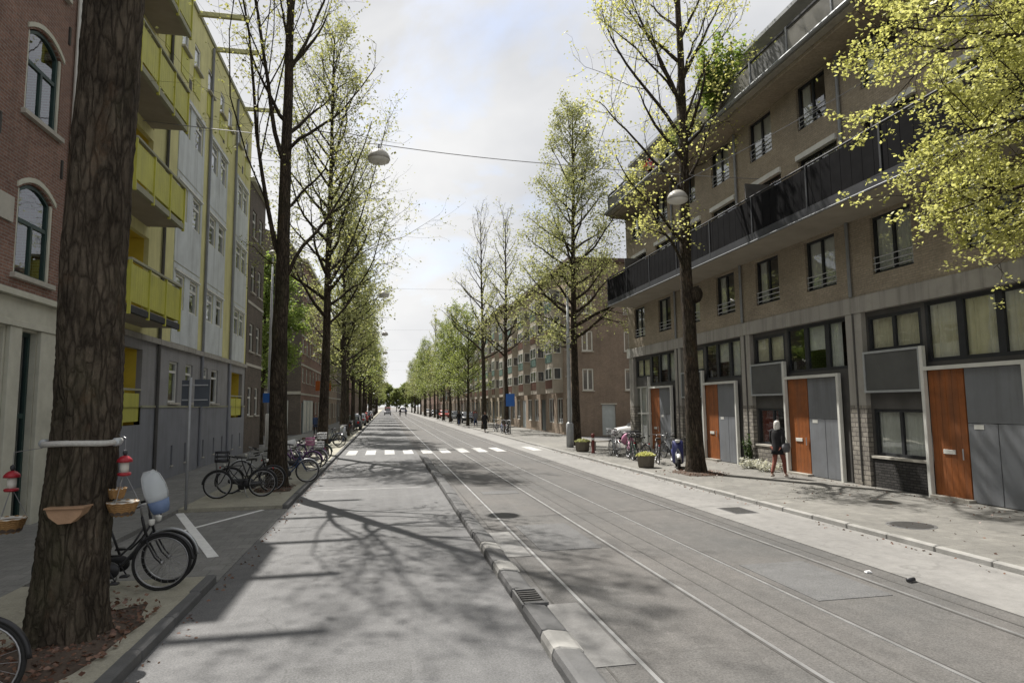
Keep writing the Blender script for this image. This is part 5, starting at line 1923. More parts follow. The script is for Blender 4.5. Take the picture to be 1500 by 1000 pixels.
bicycle('black bicycle leaning on the foot of the banded trunk, only its wheel in view', (-3.70, 5.86, P_ - .02), .12, lean=-.06)
# second group by the dark forking elm
bicycle('black bicycle with a dark crate on its handlebar, beside the dark forking elm', (-3.72, 17.95, P_), PI + .12, 'paint_black', True, 'plastic_dark', 'saddle_black', GB, .05)
bicycle('black bicycle standing behind the one with the dark crate', (-3.65, 18.9, P_), .25, 'paint_black', True, None, 'saddle_black', GB, .03)
bicycle('silver bicycle with a white saddlebag behind the dark forking elm', (-3.9, 21.4, P_), PI + .3, 'bike_silver', False, None, 'saddle_black', GB, -.04, cover='bike_white')
bicycle('dark blue bicycle showing its front wheel past the dark forking elm', (-2.95, 20.95, P_), .15, 'bike_blue', True, None, 'saddle_brown', GB, .04, guard='bike_silver')
bicycle('purple bicycle with a pink crate, in the sunlit row past the dark elm', (-3.2, 24.6, P_), .1, 'bike_purple', True, 'bike_pink', 'saddle_black', GB, .03)
bicycle('white bicycle beside the purple one with the pink crate', (-3.1, 25.9, P_), PI - .1, 'bike_white', True, None, 'saddle_black', GB, -.03, basket='bike_white')
bicycle('lilac bicycle at the far end of the sunlit row before the loose elm', (-3.3, 27.3, P_), .2, 'bike_purple', False, None, 'saddle_black', GB, .03, cover='bike_white')
bicycle('green bicycle with a white crate near the foot of the loose elm', (-3.2, 29.2, P_), -.15, 'bike_green', True, 'bike_white', 'saddle_brown', GB, .02)
# beyond the crossing on the same side
for i, (x, yy, c_, lb) in enumerate(((-3.2, 38.5, 'paint_black', 'black bicycle just past the crossing on the shaded side'), (-3.4, 40.2, 'bike_blue', 'blue bicycle second past the crossing on the shaded side'), (-3.1, 55, 'paint_black', 'black bicycle past the parked moped'), (-3.2, 57, 'bike_red', 'red bicycle past the parked moped'), (-3.0, 59, 'bike_silver', 'silver bicycle past the parked moped'))):
    bicycle(lb, (x, yy, P_), i * .4 + (PI if i % 2 else 0), c_, True, None, 'saddle_black', 'bicycles far along the shaded side', .03)
# sunny side, between the planters
GS = 'bicycles parked between the stone planters'
for i, (x, yy, rz, c_, stp, cr_, cov, lb) in enumerate((
        (10.35, 23.6, 1.25, 'paint_black', True, None, None, 'black bicycle right behind the larger stone planter'),
        (10.1, 24.7, 1.7, 'paint_black', True, 'plastic_dark', None, 'black bicycle with a dark crate among the bikes by the planters'),
        (10.0, 25.5, 1.4, 'bike_green', True, None, None, 'dark green bicycle in the middle of the bikes by the planters'),
        (10.2, 26.3, 4.4, 'bike_pink', True, None, 'bike_pink', 'pink bicycle with a pink saddlebag among the bikes by the planters'),
        (9.95, 27.3, 1.5, 'bike_silver', True, 'bike_silver', None, 'silver bicycle with a wire crate nearest the red post'),
        (10.3, 28.1, 1.3, 'bike_silver', False, None, None, 'silver crossbar bicycle behind the red post'),
        (11.6, 25.2, 1.57, 'paint_black', False, None, None, 'black crossbar bicycle closest to the house wall by the planters'))):
    bicycle(lb, (x, yy, P_), rz, c_, stp, cr_, 'saddle_black', GS, .03 * (-1) ** i, cover=cov)
for i, (x, yy, c_) in enumerate(((9.4, 50.2, 'paint_black'), (9.5, 51.1, 'bike_silver'), (9.3, 52.1, 'bike_blue'), (9.3, 55.1, 'paint_black'))):
    bicycle(('black bicycle first of the row before the blue sign', 'silver bicycle second of the row before the blue sign', 'blue bicycle by the pole with the blue sign', 'black bicycle just past the pole with the blue sign')[i], (x, yy, P_), 1.2 + i * .15, c_, True, None, 'saddle_black', 'bicycles by the blue sign', .03)


# ------------------------------------------------------------------ scooters
def scooter(label, loc, rz, body, accent, box=False):
    T = thing('motor_scooter', label, 'scooter', loc, rz)
    for x in (-.62, .62):
        wq = put('wheel', cached('scooter_tyre', lambda: MB().torus(.19, .055, 24, 8), 'rubber'), T, (x, 0, .245))
        put('rim', cached('scooter_rim', lambda: MB().lathe([(.14, -.03), (.15, -.02), (.05, -.01), (.05, .01), (.15, .02), (.14, .03)], 14, axis='Y'), 'bike_silver'), wq)
    MB().prism([(.30, .20), (.36, .22), (.44, .55), (.36, .98), (.30, 1.0), (.33, .60), (.26, .30)], -.19, .19, .03).build('leg_shield', MATS[body], T, True)
    MB().prism([(-.30, .18), (.34, .18), (.34, .26), (-.25, .28)], -.15, .15, .015).build('footboard', MATS['plastic_dark'], T)
    MB().prism([(-.85, .50), (-.80, .62), (-.45, .68), (-.12, .62), (-.12, .34), (-.25, .26), (-.45, .42), (-.70, .44)], -.17, .17, .05).build('rear_body', MATS[body], T, True)
    MB().prism([(-.78, .64), (-.72, .76), (-.40, .74), (-.10, .70), (-.05, .64), (-.40, .67)], -.14, .14, .03).build('seat', MATS['saddle_black'], T, True)
    MB().torus(.27, .05, 12, 6, (.62, 0, .245), .6, 2.6, 1.5).build('front_mudguard', MATS[accent], T, True)
    MB().tube([(.62, -.09, .245), (.50, -.08, .52), (.40, 0, .72)], .022, 6).tube([(.62, .09, .245), (.50, .08, .52), (.40, 0, .72)], .022, 6).build('fork', MATS['steel'], T, True)
    hb = MB().tube([(.22, -.33, 1.03), (.30, -.2, 1.05), (.34, 0, 1.04), (.30, .2, 1.05), (.22, .33, 1.03)], .018, 8).build('handlebar', MATS['plastic_dark'], T, True)
    for s_ in (-1, 1):
        q = MB().tube([(.28, s_ * .24, 1.05), (.26, s_ * .34, 1.24)], .007, 5)
        q.lathe([(.005, -.008), (.055, -.006), (.06, .0), (.055, .008), (.005, .01)], 10, (.26, s_ * .36, 1.29), 'Y')
        q.build('mirror', MATS['plastic_dark'], hb, True)
    MB().lathe([(.03, -.06), (.085, -.02), (.095, .03), (.08, .05)], 14, (.40, 0, .98), 'Z').build('headlight', MATS['lens_white'], T, True)
    MB().box(-.90, -.07, .54, -.85, .07, .62, .01).build('tail_light', MATS['lens_red'], T)
    MB().box(-.60, .12, .22, -.35, .22, .40, .03).build('engine', MATS['steel'], T)
    MB().tube([(-.40, -.16, .22), (-.80, -.17, .28)], .035, 8).build('exhaust', MATS['steel'], T, True)
    if box:
        MB().box(-1.02, -.2, .78, -.66, .2, 1.08, .04).build('top_case', MATS['plastic_dark'], T)
    return T


mat('scooter_blue', (.05, .055, .17), .35, .1, 5)
scooter('blue and white motor scooter by the elm trunk and stone planter', (10.25, 21.6, .1), -1.95, 'scooter_blue', 'bike_white')
scooter('pale grey moped parked by the trunk past the crossing, facing the camera', (-2.85, 44.6, .1), -1.6, 'bike_silver', 'bike_silver', True)
scooter('black moped standing at the garage doors of the corner house', (-4.9, 51.0, .1), -1.4, 'paint_black', 'paint_black')


# ------------------------------------------------------------------ cars far along the street
mat('car_white', (.62, .62, .62), .3, .04, 3)
mat('car_red', (.30, .06, .05), .3, .06, 3)
mat('car_grey', (.22, .23, .25), .3, .06, 3)
mat('car_dark', (.03, .035, .045), .3, .06, 3)


def car(label, loc, rz, paint, van=False, roofm=None, group=None, name='parked_car', cat='car'):
    T = thing(name, label, cat, loc, rz, group)
    if van:
        low = [(-2.2, .35), (-2.25, .9), (-2.2, 1.15), (1.55, 1.15), (2.1, 1.0), (2.25, .75), (2.25, .35)]
        top = [(-2.2, 1.15), (-2.12, 2.0), (-1.9, 2.15), (.9, 2.12), (1.1, 2.05), (1.75, 1.15)]
    else:
        low = [(-2.0, .32), (-2.08, .6), (-2.02, .92), (-1.5, .97), (1.0, .96), (1.85, .82), (2.06, .66), (2.05, .32)]
        top = [(-1.75, .96), (-1.25, 1.42), (-.9, 1.48), (.25, 1.47), (.5, 1.40), (1.15, .96)]
    bd = MB().prism(low, -.86, .86, .10).build('body', MATS[paint], T, True)
    MB().prism(top, -.74, .74, .10).build('cabin', MATS[roofm or paint], T, True)
    gz0, gz1 = (1.22, 1.85) if van else (1.0, 1.37)
    for s_ in (-1, 1):
        y_ = s_ * .745
        if van:
            q = MB().quad((.15, y_, gz0), (1.50, y_, gz0), (1.05, y_, gz1), (.15, y_, gz1))
        else:
            q = MB().quad((-1.45, y_, gz0), (.98, y_, gz0), (.42, y_, gz1), (-1.08, y_, gz1))
        q.build('side_window', MATS['glass_bay'], T)
        MB().box(.85, s_ * .90 - .06, .98, 1.0, s_ * .90 + .06, 1.1, .015).build('wing_mirror', MATS['plastic_dark'], T)
    xf0, xf1 = ((1.71, 1.2) if van else (1.10, .58))
    MB().quad((xf0 + .01, -.64, gz0), (xf0 + .01, .64, gz0), (xf1 + .03, .58, gz1 + .02), (xf1 + .03, -.58, gz1 + .02)).build('windscreen', MATS['glass_bay'], T)
    xr0, xr1 = ((-2.19, -2.13) if van else (-1.70, -1.31))
    MB().quad((xr0 - .02, -.60, gz0), (xr0 - .02, .60, gz0), (xr1 - .02, .54, gz1), (xr1 - .02, -.54, gz1)).build('rear_window', MATS['glass_bay'], T)
    fx_, rx_ = (2.25, -2.24) if van else (2.05, -2.06)
    for s_ in (-1, 1):
        MB().box(fx_ - .10, s_ * .62 - .16, .60, fx_ + .005, s_ * .62 + .16, .74, .02).build('headlight', MATS['lens_white'], T)
        MB().box(rx_ - .012, s_ * .66 - .10, .66, rx_ + .1, s_ * .66 + .10, .86, .02).build('tail_light', MATS['lens_red'], T)
    MB().box(fx_ - .06, -.26, .40, fx_ + .012, .26, .51).build('number_plate', MATS['bike_white'], T)
    MB().box(rx_ - .015, -.26, .50, rx_ + .05, .26, .61).build('number_plate', MATS['lens_amber'], T)
    for x in (-1.28, 1.30):
        for s_ in (-1, 1):
            wq = put('wheel', cached('car_tyre', lambda: MB().lathe([(.20, -.10), (.30, -.10), (.325, -.07), (.325, .07), (.30, .10), (.20, .10)], 20, axis='Y'), 'rubber'), T, (x, s_ * .80, .325))
            put('rim', cached('car_rim', lambda: MB().lathe([(.03, -.105), (.19, -.10), (.20, -.06), (.20, .06), (.19, .10), (.03, .105)], 12, axis='Y'), 'bike_silver'), wq)
    return T


car('pale van with a reddish roof coming down the far end of the street', (.25, 172, 0), -PI / 2, 'car_grey', True, 'car_red', name='van', cat='van')
car('white van far off on the track side of the street', (5.0, 205, 0), -PI / 2, 'car_white', True, name='van', cat='van')
car('white car parked in the side street behind the bicycles', (15.8, 37.6, .06), 2.9, 'car_white')
car('dark car parked in the side street beyond the white car', (20.5, 41.5, .06), .1, 'car_dark')
for i, (yy, pt, lb) in enumerate(((66, 'car_dark', 'dark car first in the far row of cars on the shaded side'), (80, 'car_grey', 'grey car second in the far row of cars on the shaded side'), (92, 'car_red', 'red car third in the far row of cars on the shaded side'), (106, 'car_dark', 'dark car fourth in the far row of cars on the shaded side'), (122, 'car_white', 'white car last in the far row of cars on the shaded side'))):
    car(lb, (-3.35, yy, .1), PI / 2, pt, group='cars parked far along the shaded side')
for i, (yy, pt, lb) in enumerate(((84, 'car_dark', 'dark car first in the far row on the sunny side'), (97, 'car_grey', 'grey car second in the far row on the sunny side'), (118, 'car_red', 'red car third in the far row on the sunny side'), (140, 'car_dark', 'dark car fourth in the far row on the sunny side'), (165, 'car_white', 'white car last in the far row on the sunny side'))):
    car(lb, (10.4, yy, .1), -PI / 2, pt, group='cars parked far along the sunny side')

# ------------------------------------------------------------------ people
mat('skin', (.42, .25, .18), .6, .05, 9)
mat('cloth_black', (.014, .014, .016), .9, .2, 20)
mat('cloth_rust', (.20, .07, .05), .9, .15, 20)
mat('cloth_blue', (.04, .06, .13), .9, .15, 20)
mat('cloth_grey', (.13, .13, .14), .9, .15, 20)
mat('cloth_red', (.25, .04, .04), .9, .15, 20)
mat('hair_white', (.66, .64, .60), .8, .25, 22, .6, 90)
mat('hair_brown', (.06, .035, .02), .7, .2, 30)
mat('shoe', (.05, .04, .035), .7, .2, 20)
mat('shoe_light', (.42, .35, .30), .7, .1, 20)


def skin_mesh(verts, edges, name, m_, root=0, lv=1):
    """A continuous body surface grown round a skeleton, turned into plain mesh data."""
    me = bpy.data.meshes.new(name)
    me.from_pydata([v[0] for v in verts], edges, [])
    o = bpy.data.objects.new(name, me)
    COL.objects.link(o)
    md = o.modifiers.new('s', 'SKIN')
    sv_ = me.skin_vertices[0].data
    for i, v in enumerate(verts):
        sv_[i].radius = v[1] if isinstance(v[1], tuple) else (v[1], v[1])
        sv_[i].use_root = i == root
    sb = o.modifiers.new('u', 'SUBSURF')
    sb.levels = sb.render_levels = lv
    dg = bpy.context.evaluated_depsgraph_get()
    out = bpy.data.meshes.new_from_object(o.evaluated_get(dg))
    out.name = name
    out.materials.clear()
    out.materials.append(m_)
    out.polygons.foreach_set('use_smooth', [True] * len(out.polygons))
    bpy.data.objects.remove(o)
    bpy.data.meshes.remove(me)
    return out


def figure(step, sit=False):
    """Skeleton facing +Y, 1.68 m tall; step is the stride."""
    V = [((0, 0, .93), (.145, .105)), ((0, .0, 1.06), (.125, .095)), ((0, .0, 1.24), (.15, .10)), ((0, -.01, 1.37), (.14, .085)), ((0, 0, 1.46), (.052, .052)), ((0, .015, 1.52), (.062, .07)), ((0, .025, 1.585), (.078, .098)), ((0, .015, 1.655), (.062, .078))]
    E = [(i, i + 1) for i in range(7)]
    body = {}

    def chain(pts, start):
        p = start
        ids = []
        for c in pts:
            V.append(c)
            E.append((p, len(V) - 1))
            p = len(V) - 1
            ids.append(p)
        return ids
    for s_ in (-1, 1):
        st = step * s_
        if sit:
            leg = [((s_ * .09, .02, .88), .085), ((s_ * .10, .32, .70 - .08 * s_), .06), ((s_ * .10, .22, .36 - .08 * s_), .038), ((s_ * .10, .34, .30 - .08 * s_), (.04, .03))]
        else:
            leg = [((s_ * .085, .01, .86), .085), ((s_ * .09, st * .42 + .05, .48), .058), ((s_ * .09, st * .8 - (.06 if st < 0 else 0), .10 if st >= 0 else .13), .036), ((s_ * .10, st * .8 + .11 - (.04 if st < 0 else 0), .035 if st >= 0 else .06), (.04, .028))]
        body['leg%d' % s_] = chain(leg, 0)
        if sit:
            arm = [((s_ * .18, 0, 1.36), .052), ((s_ * .24, .12, 1.14), .040), ((s_ * .22, .34, 1.06), .028), ((s_ * .21, .41, 1.05), (.035, .02))]
        else:
            arm = [((s_ * .175, -.005, 1.37), .052), ((s_ * .225, -st * .25 - .03, 1.12), .041), ((s_ * .225, -st * .5 + .06, .90), .028), ((s_ * .225, -st * .52 + .09, .83), (.03, .018))]
        ids = chain(arm, 3)
        body['arm%d' % s_] = ids
        hx, hy, hz = V[ids[-1]][0]
        # four fingers and a thumb
        for k in range(4):
            yy = hy - .024 + k * .016
            ln = (.055, .068, .064, .048)[k]
            chain([((hx, yy, hz - .035), .0085), ((hx - s_ * .008, yy + .006, hz - .035 - ln), .007)], ids[-1])
        chain([((hx - s_ * .01, hy + .035, hz - .005), .0095), ((hx - s_ * .014, hy + .05, hz - .045), .008)], ids[-1])
    return V, E, body


FIG = {}


def parts_of(step, sit):
    k = (step, sit)
    if k in FIG:
        return FIG[k]
    V, E, B_ = figure(step, sit)
    body = skin_mesh(V, E, 'body', MATS['skin'])

    def sub(ids, grow, cut=None):
        idx = {}
        vv = []
        for i in ids:
            idx[i] = len(vv)
            r_ = V[i][1]
            r_ = r_ if isinstance(r_, tuple) else (r_, r_)
            vv.append((V[i][0], (r_[0] + grow, r_[1] + grow)))
        ee = [(idx[a], idx[b]) for a, b in E if a in idx and b in idx]
        return vv, ee
    hem = .70 if not sit else .86
    jk = MB()
    jk.loft([[(rx * math.cos(a), -.005 + ry * math.sin(a), z) for a in [2 * PI * i / 16 for i in range(16)]] for z, rx, ry in ((1.475, .060, .062), (1.44, .105, .08), (1.40, .165, .10), (1.33, .195, .118), (1.2, .182, .125), (1.06, .168, .125), (.95, .182, .14), (.82, .20, .16), (hem, .205, .165))], False, True)
    jacket = jk.mesh('jacket', MATS['cloth_black'], True)
    sleeves = []
    for s_ in (-1, 1):
        ids = B_['arm%d' % s_]
        a, b, c = (Vector(V[i][0]) for i in ids[:3])
        sleeves.append(MB().tube([a + Vector((-s_ * .06, 0, .045)), a + Vector((0, 0, .012)), a.lerp(b, .5), b, b.lerp(c, .5), c], [.06, .078, .066, .058, .052, .048], 10).mesh('sleeve', MATS['cloth_black'], True))
    vv, ee = sub([0] + B_['leg-1'][:3] + B_['leg1'][:3], .012)
    trousers = skin_mesh(vv, ee, 'trousers', MATS['cloth_rust'])
    sh = []
    for s_ in (-1, 1):
        ids = B_['leg%d' % s_]
        a, t_ = V[ids[2]][0], V[ids[3]][0]
        sh.append(skin_mesh([((a[0], a[1] - .04, max(.045, a[2] - .055)), (.042, .045)), ((a[0], a[1] + .05, max(.045, t_[2] + .01)), (.045, .04)), ((t_[0], t_[1] + .02, t_[2] + .005), (.04, .03))], [(0, 1), (1, 2)], 'shoe', MATS['shoe']))
    # hair: a cap with the face left open
    hr = MB()
    rings = []
    for i in range(9):
        a = PI * i / 8 * .72
        rings.append([(.098 * math.sin(a) * math.cos(b), .01 + (.116 if math.sin(b) < 0 else .108 * (1 if i < 4 else .25)) * math.sin(a) * math.sin(b) * (1.0), 1.60 + .115 * math.cos(a) - ((i - 4) * .042 if (math.sin(b) < .2 and i > 4) else 0)) for b in [2 * PI * j / 14 for j in range(14)]])
    hr.loft(rings[1:], False, False)
    hr.poly(rings[1])
    hair = hr.mesh('hair', MATS['hair_brown'], True)
    fc = MB()
    for s_ in (-1, 1):
        fc.lathe([(.001, -.009), (.009, -.005), (.011, 0), (.009, .005), (.001, .009)], 8, (s_ * .032, .118, 1.60), 'Z')
    eyes = fc.mesh('eyes', MATS['cloth_black'], True)
    ns = MB().loft([[(-.008, .118, 1.60), (.008, .118, 1.60), (0, .122, 1.605)], [(-.014, .116, 1.565), (.014, .116, 1.565), (0, .142, 1.568)]], True, True).mesh('nose', MATS['skin'], True)
    mo = MB().box(-.024, .10, 1.535, .024, .116, 1.543).mesh('mouth', MATS['cloth_red'])
    FIG[k] = (body, jacket, trousers, sh, hair, eyes, ns, mo, sleeves)
    return FIG[k]


def person(label, loc, rz, top, legs, hair, shoe='shoe', step=.32, sit=False, group=None, scale=1.0):
    T = thing('person', label, 'person', loc, rz, group)
    body, jacket, trousers, sh, hr, eyes, ns, mo, sleeves = parts_of(step, sit)
    put('body', body, T)

    def re(me, m_):
        c = me.copy()
        c.materials.clear()
        c.materials.append(MATS[m_])
        return c
    put('jacket', re(jacket, top), T)
    for q in sleeves:
        put('sleeve', re(q, top), T)
    put('trousers', re(trousers, legs), T)
    for q in sh:
        put('shoe', re(q, shoe), T)
    put('hair', re(hr, hair), T)
    put('eyes', eyes, T)
    put('nose', ns, T)
    put('mouth', mo, T)
    T.scale = (scale,) * 3
    return T


wm = person('white-haired person in a black jacket and rust leggings walking past the window', (11.92, 18.05, .1), -PI / 2 + .5, 'cloth_black', 'cloth_rust', 'hair_white', 'shoe_light', .26, scale=1.02)
bgm = MB()
bgm.loft([[(.22, -.1, .78), (.30, -.1, .78), (.30, .12, .78), (.22, .12, .78)], [(.20, -.14, .92), (.32, -.14, .92), (.32, .15, .92), (.20, .15, .92)], [(.21, -.13, 1.06), (.31, -.13, 1.06), (.31, .14, 1.06), (.21, .14, 1.06)]], True, True)
HB = thing('shoulder_bag', 'dark shoulder bag carried by the white-haired person', 'bag', (11.92, 18.05, .1), -PI / 2 + .5)
put('bag_body', bgm.mesh('bag_body', MATS['cloth_grey'], True), HB)
MB().tube([(.25, -.10, 1.05), (.21, -.04, 1.30), (.17, .0, 1.44), (.20, .05, 1.30), (.25, .11, 1.05)], .010, 5).build('strap', MATS['cloth_grey'], HB)
person('pedestrian in dark clothes on the bike path past the blue sign', (8.2, 74, .03), .2, 'cloth_black', 'cloth_blue', 'hair_brown')
person('pedestrian in black nearest the elm with the blue sign', (8.45, 55.6, .03), PI + .2, 'cloth_black', 'cloth_black', 'hair_brown', scale=1.05)
person('pedestrian in grey beyond the bare elm on the sunny side', (9.4, 68.5, .1), 2.8, 'cloth_grey', 'cloth_blue', 'hair_brown')
person('pedestrian in a red top by the houses on the sunny side', (11.2, 82, .1), 0, 'cloth_red', 'cloth_black', 'hair_brown')
person('person in dark clothes beside the garage doors of the corner house', (-5.6, 54, .1), PI, 'cloth_blue', 'cloth_black', 'hair_brown')
for i, (x, yy, tp_) in enumerate(((2.9, 142, 'cloth_black'), (4.4, 150, 'cloth_blue'))):
    bicycle(('bicycle ridden by the cyclist in black far down the street', 'bicycle ridden by the cyclist in blue far down the street')[i], (x, yy, 0), -PI / 2)
    person(('cyclist in black riding far down the street', 'cyclist in blue riding far down the street')[i], (x, yy + .24, .08), PI, tp_, 'cloth_black', 'hair_brown', sit=True)

# ------------------------------------------------------------------ the banded trunk: rope, bracket, hanging baskets
mat('rope_white', (.50, .49, .46), .8, .15, 40, .6, 160)
mat('wood_pale', (.32, .20, .12), .75, .15, 8, .3, 60)
mat('red_gloss', (.30, .015, .025), .4, .15, 12)
mat('wire', (.28, .28, .29), .5, .1, 10, metal=.6)
TB = thing('tree_band', 'white tube strapped across the thick trunk at head height', 'band', (-3.12, 7.5, 2.08))
q = MB()
ring = [(.332 * math.cos(a), .332 * math.sin(a), .006 * math.sin(3 * a)) for a in [2 * PI * i / 40 for i in range(41)]]
q.tube(ring, .030, 8, False)
q.build('tube', MATS['rope_white'], TB, True)
for a in (-2.9, -.1):
    MB().lathe([(.036, -.05), (.045, -.04), (.045, .04), (.036, .05)], 10, (.332 * math.cos(a), .332 * math.sin(a), 0), 'Y').build('clamp', MATS['galvanised'], TB, True)
SH = thing('wooden_bracket', 'pale half-round wooden shelf fixed to the thick trunk', 'shelf', (-3.08, 7.13, 1.41))
SH.scale = (.72, 1, .8)
q = MB()
q.loft([[(-.235 + .015 * 0, -.05, .06), (.235, -.05, .06), (.20, -.06, -.02), (.10, -.065, -.11), (-.06, -.065, -.12), (-.18, -.06, -.04)], [(-.235, .18, .06), (.235, .18, .06), (.20, .18, -.02), (.10, .18, -.11), (-.06, .18, -.12), (-.18, .18, -.04)]], True, True)
q.build('board', MATS['wood_pale'], SH)
MB().box(-.245, -.075, .06, .245, .18, .078, .006).build('top_edge', MATS['wood_pale'], SH)


def woven_basket(rt, rb, h):
    q = MB()
    for k in range(7):
        z = h * k / 6
        rr = rb + (rt - rb) * (k / 6) ** .8
        q.tube([(rr * math.cos(a) + 0, rr * math.sin(a), z + .008 * (1 if i % 2 else -1)) for i, a in enumerate([2 * PI * j / 20 for j in range(21)])], h / 12 + .004, 5, False)
    q.lathe([(.01, .0), (rb, .0), (rb, .01)], 20)
    return q


def hanging(label_b, label_l, x, y_, zb, zl, xs):
    T = thing('wicker_basket', label_b, 'basket', (x, y_, zb))
    put('weave', woven_basket(.175, .11, .15).mesh('weave', MATS['wicker'], True), T)
    MB().lathe([(.16, .12), (.185, .15), (.19, .165), (.17, .165), (.14, .14)], 20, cap=False).build('liner', MATS['liner_white'], T, True)
    MB().lathe([(.14, .0), (.155, .13), (.05, .15), (.004, .15)], 16, cap=False).build('soil', MATS['soil'], T, True)
    for a in (.4, 2.5, 4.6):
        MB().tube([(.18 * math.cos(a), .18 * math.sin(a), .16), (0, 0, .55)], .004, 4).build('hanger', MATS['wire'], T)
    T.scale = (.8, .8, .8)
    F = thing('bird_feeder', label_l, 'bird feeder', (x, y_, zl + .06))
    F.scale = (.7, .7, .8)
    MB().lathe([(.004, .0), (.085, .01), (.095, .03), (.085, .045), (.055, .05)], 16).build('tray', MATS['red_gloss'], F, True)
    MB().lathe([(.055, .05), (.06, .10), (.06, .16), (.05, .19)], 16).build('tube', MATS['liner_white'], F, True)
    MB().lathe([(.11, .185), (.10, .22), (.06, .255), (.02, .27), (.004, .272)], 16).build('roof', MATS['red_gloss'], F, True)
    MB().lathe([(.02, .27), (.034, .30), (.03, .33), (.004, .345)], 10).build('finial', MATS['plastic_dark'], F, True)
    MB().tube([(0, 0, .34), (0, 0, .50), ((xs - x) / .7, (7.5 - y_) / .7, .55)], .005, 4).build('hanger', MATS['wire'], F)


hanging('brown wicker basket hanging on the bicycle side of the banded trunk', 'red and white feeder hanging on the bicycle side of the banded trunk', -2.70, 7.46, 1.33, 1.66, -2.8)
hanging('brown wicker basket hanging on the shopfront side of the banded trunk', 'red feeder hanging on the shopfront side of the banded trunk', -3.76, 7.5, 1.20, 1.53, -3.5)
T = thing('wicker_basket', 'smaller wicker basket pressed against the trunk above the hanging basket', 'basket', (-2.78, 7.50, 1.50))
T.scale = (.8, .8, .8)
put('weave', woven_basket(.11, .075, .11).mesh('weave', MATS['wicker'], True), T)
MB().lathe([(.10, .09), (.12, .11), (.115, .12), (.09, .10)], 16, cap=False).build('liner', MATS['liner_white'], T, True)

# ------------------------------------------------------------------ signs, poles, posts, planters
mat('sign_blue', (.025, .12, .42), .4, .06, 6)
mat('sign_back', (.07, .08, .095), .5, .08, 6, metal=.3)
mat('pole_grey', (.34, .35, .36), .55, .1, 6, metal=.2, streak=.2)
mat('post_red', (.15, .035, .03), .6, .15, 6)
mat('lamp_shell', (.36, .345, .31), .45, .08, 6)
mat('lamp_glass', (.70, .69, .64), .35, .05, 6)
q = thing('traffic_sign', 'two dark sign backs on a grey pole before the grey ground floor', 'traffic sign', (-4.56, 16.3, .1))
MB().tube([(0, 0, -.02), (0, 0, 3.05)], .032, 10).build('pole', MATS['pole_grey'], q, True)
for x0, z0, z1 in ((-.20, 2.38, 2.98), (.08, 2.36, 3.0)):
    p = MB()
    p.box(x0 - .0, .035, z0, x0 + (.16 if x0 < 0 else .34), .05, z1, .004)
    p.build('sign_board', MATS['sign_back'], q)
for z in (2.5, 2.85):
    MB().box(-.18, .0, z, .38, .034, z + .03).build('bracket', MATS['pole_grey'], q)
q = thing('lamp_pole', 'pale grey pole with a white box foot and small blue sign by the dark house', 'pole', (-6.85, 40.0, .1))
MB().lathe([(.16, -.02), (.16, 1.9), (.13, 1.95)], 10).build('foot', MATS['frame_white'], q, True)
MB().tube([(0, 0, 1.9), (0, 0, 6), (.02, 0, 11.5)], [.10, .085, .05], 10).build('pole', MATS['pole_grey'], q, True)
MB().box(-.32, -.13, 2.6, .10, -.105, 3.15, .006).build('sign_board', MATS['sign_blue'], q)
MB().lathe([(.03, 0), (.24, .06), (.26, .12), (.18, .24), (.04, .28)], 14, (.02, 0, 11.5)).build('lantern', MATS['lamp_shell'], q, True)
q = thing('traffic_sign', 'blue sign on a pole before the slim elm past the side street', 'traffic sign', (9.75, 50.6, .1))
MB().tube([(0, 0, -.02), (0, 0, 3.3)], .04, 10).build('pole', MATS['pole_grey'], q, True)
p = MB().box(-.36, -.06, 2.2, .36, -.042, 3.2, .008).build('sign_board', MATS['sign_blue'], q)
q = MB()
q.lathe([(.26, -.006), (.28, 0), (.26, .006)], 20, (0, -.068, 2.78), 'Y')
q.build('disc', MATS['sign_blue'], p)
q = thing('lamp_post', 'grey metal post standing beside the full lime-green elm', 'post', (9.75, 33.6, .1))
MB().lathe([(.20, -.02), (.20, 1.25), (.12, 1.35)], 12).build('base', MATS['pole_grey'], q, True)
MB().tube([(0, 0, 1.3), (0, 0, 5.4), (.0, 0, 8.2)], [.11, .09, .06], 10).build('shaft', MATS['galvanised'], q, True)
MB().tube([(0, 0, 8.1), (-.8, 0, 8.5)], .03, 8).build('bracket_arm', MATS['galvanised'], q, True)
MB().lathe([(.02, -.06), (.20, -.02), (.24, .05), (.15, .14), (.02, .17)], 14, (-.85, 0, 8.45)).build('lantern', MATS['lamp_shell'], q, True)
q = thing('shop_sign', 'orange sign jutting out above the garage doors of the corner house', 'sign', (-7.0, 66.5, 4.0))
MB().box(.0, -.05, 0, 1.5, .05, 1.0, .01).build('board', MATS['shop_orange'], q)
MB().box(-.2, -.02, .8, 0, .02, .85).build('bracket', MATS['pole_grey'], q)


def planter(label, loc, s, lm, seed):
    T = thing('stone_planter', label, 'planter', loc)
    q = MB()
    pr = [(.36, 0), (.42, .06), (.47, .50), (.50, .56), (.50, .60), (.44, .60), (.42, .54)]
    q.lathe([(a * s, b * s) for a, b in pr], 8)
    q.build('tub', MATS['planter_stone'], T)
    rg = np.random.default_rng(seed)
    n = 700
    a = rg.uniform(0, 6.28, n)
    rr = rg.uniform(0, 1, n) ** .5 * .47 * s
    C = np.stack([rr * np.cos(a), rr * np.sin(a), (.58 + .22 * rg.uniform(0, 1, n) * (1 - (rr / (.55 * s)) ** 2)) * s], 1)
    put('plants', leaves('plants', C, .075, rg, MATS[lm]), T, kind='stuff')


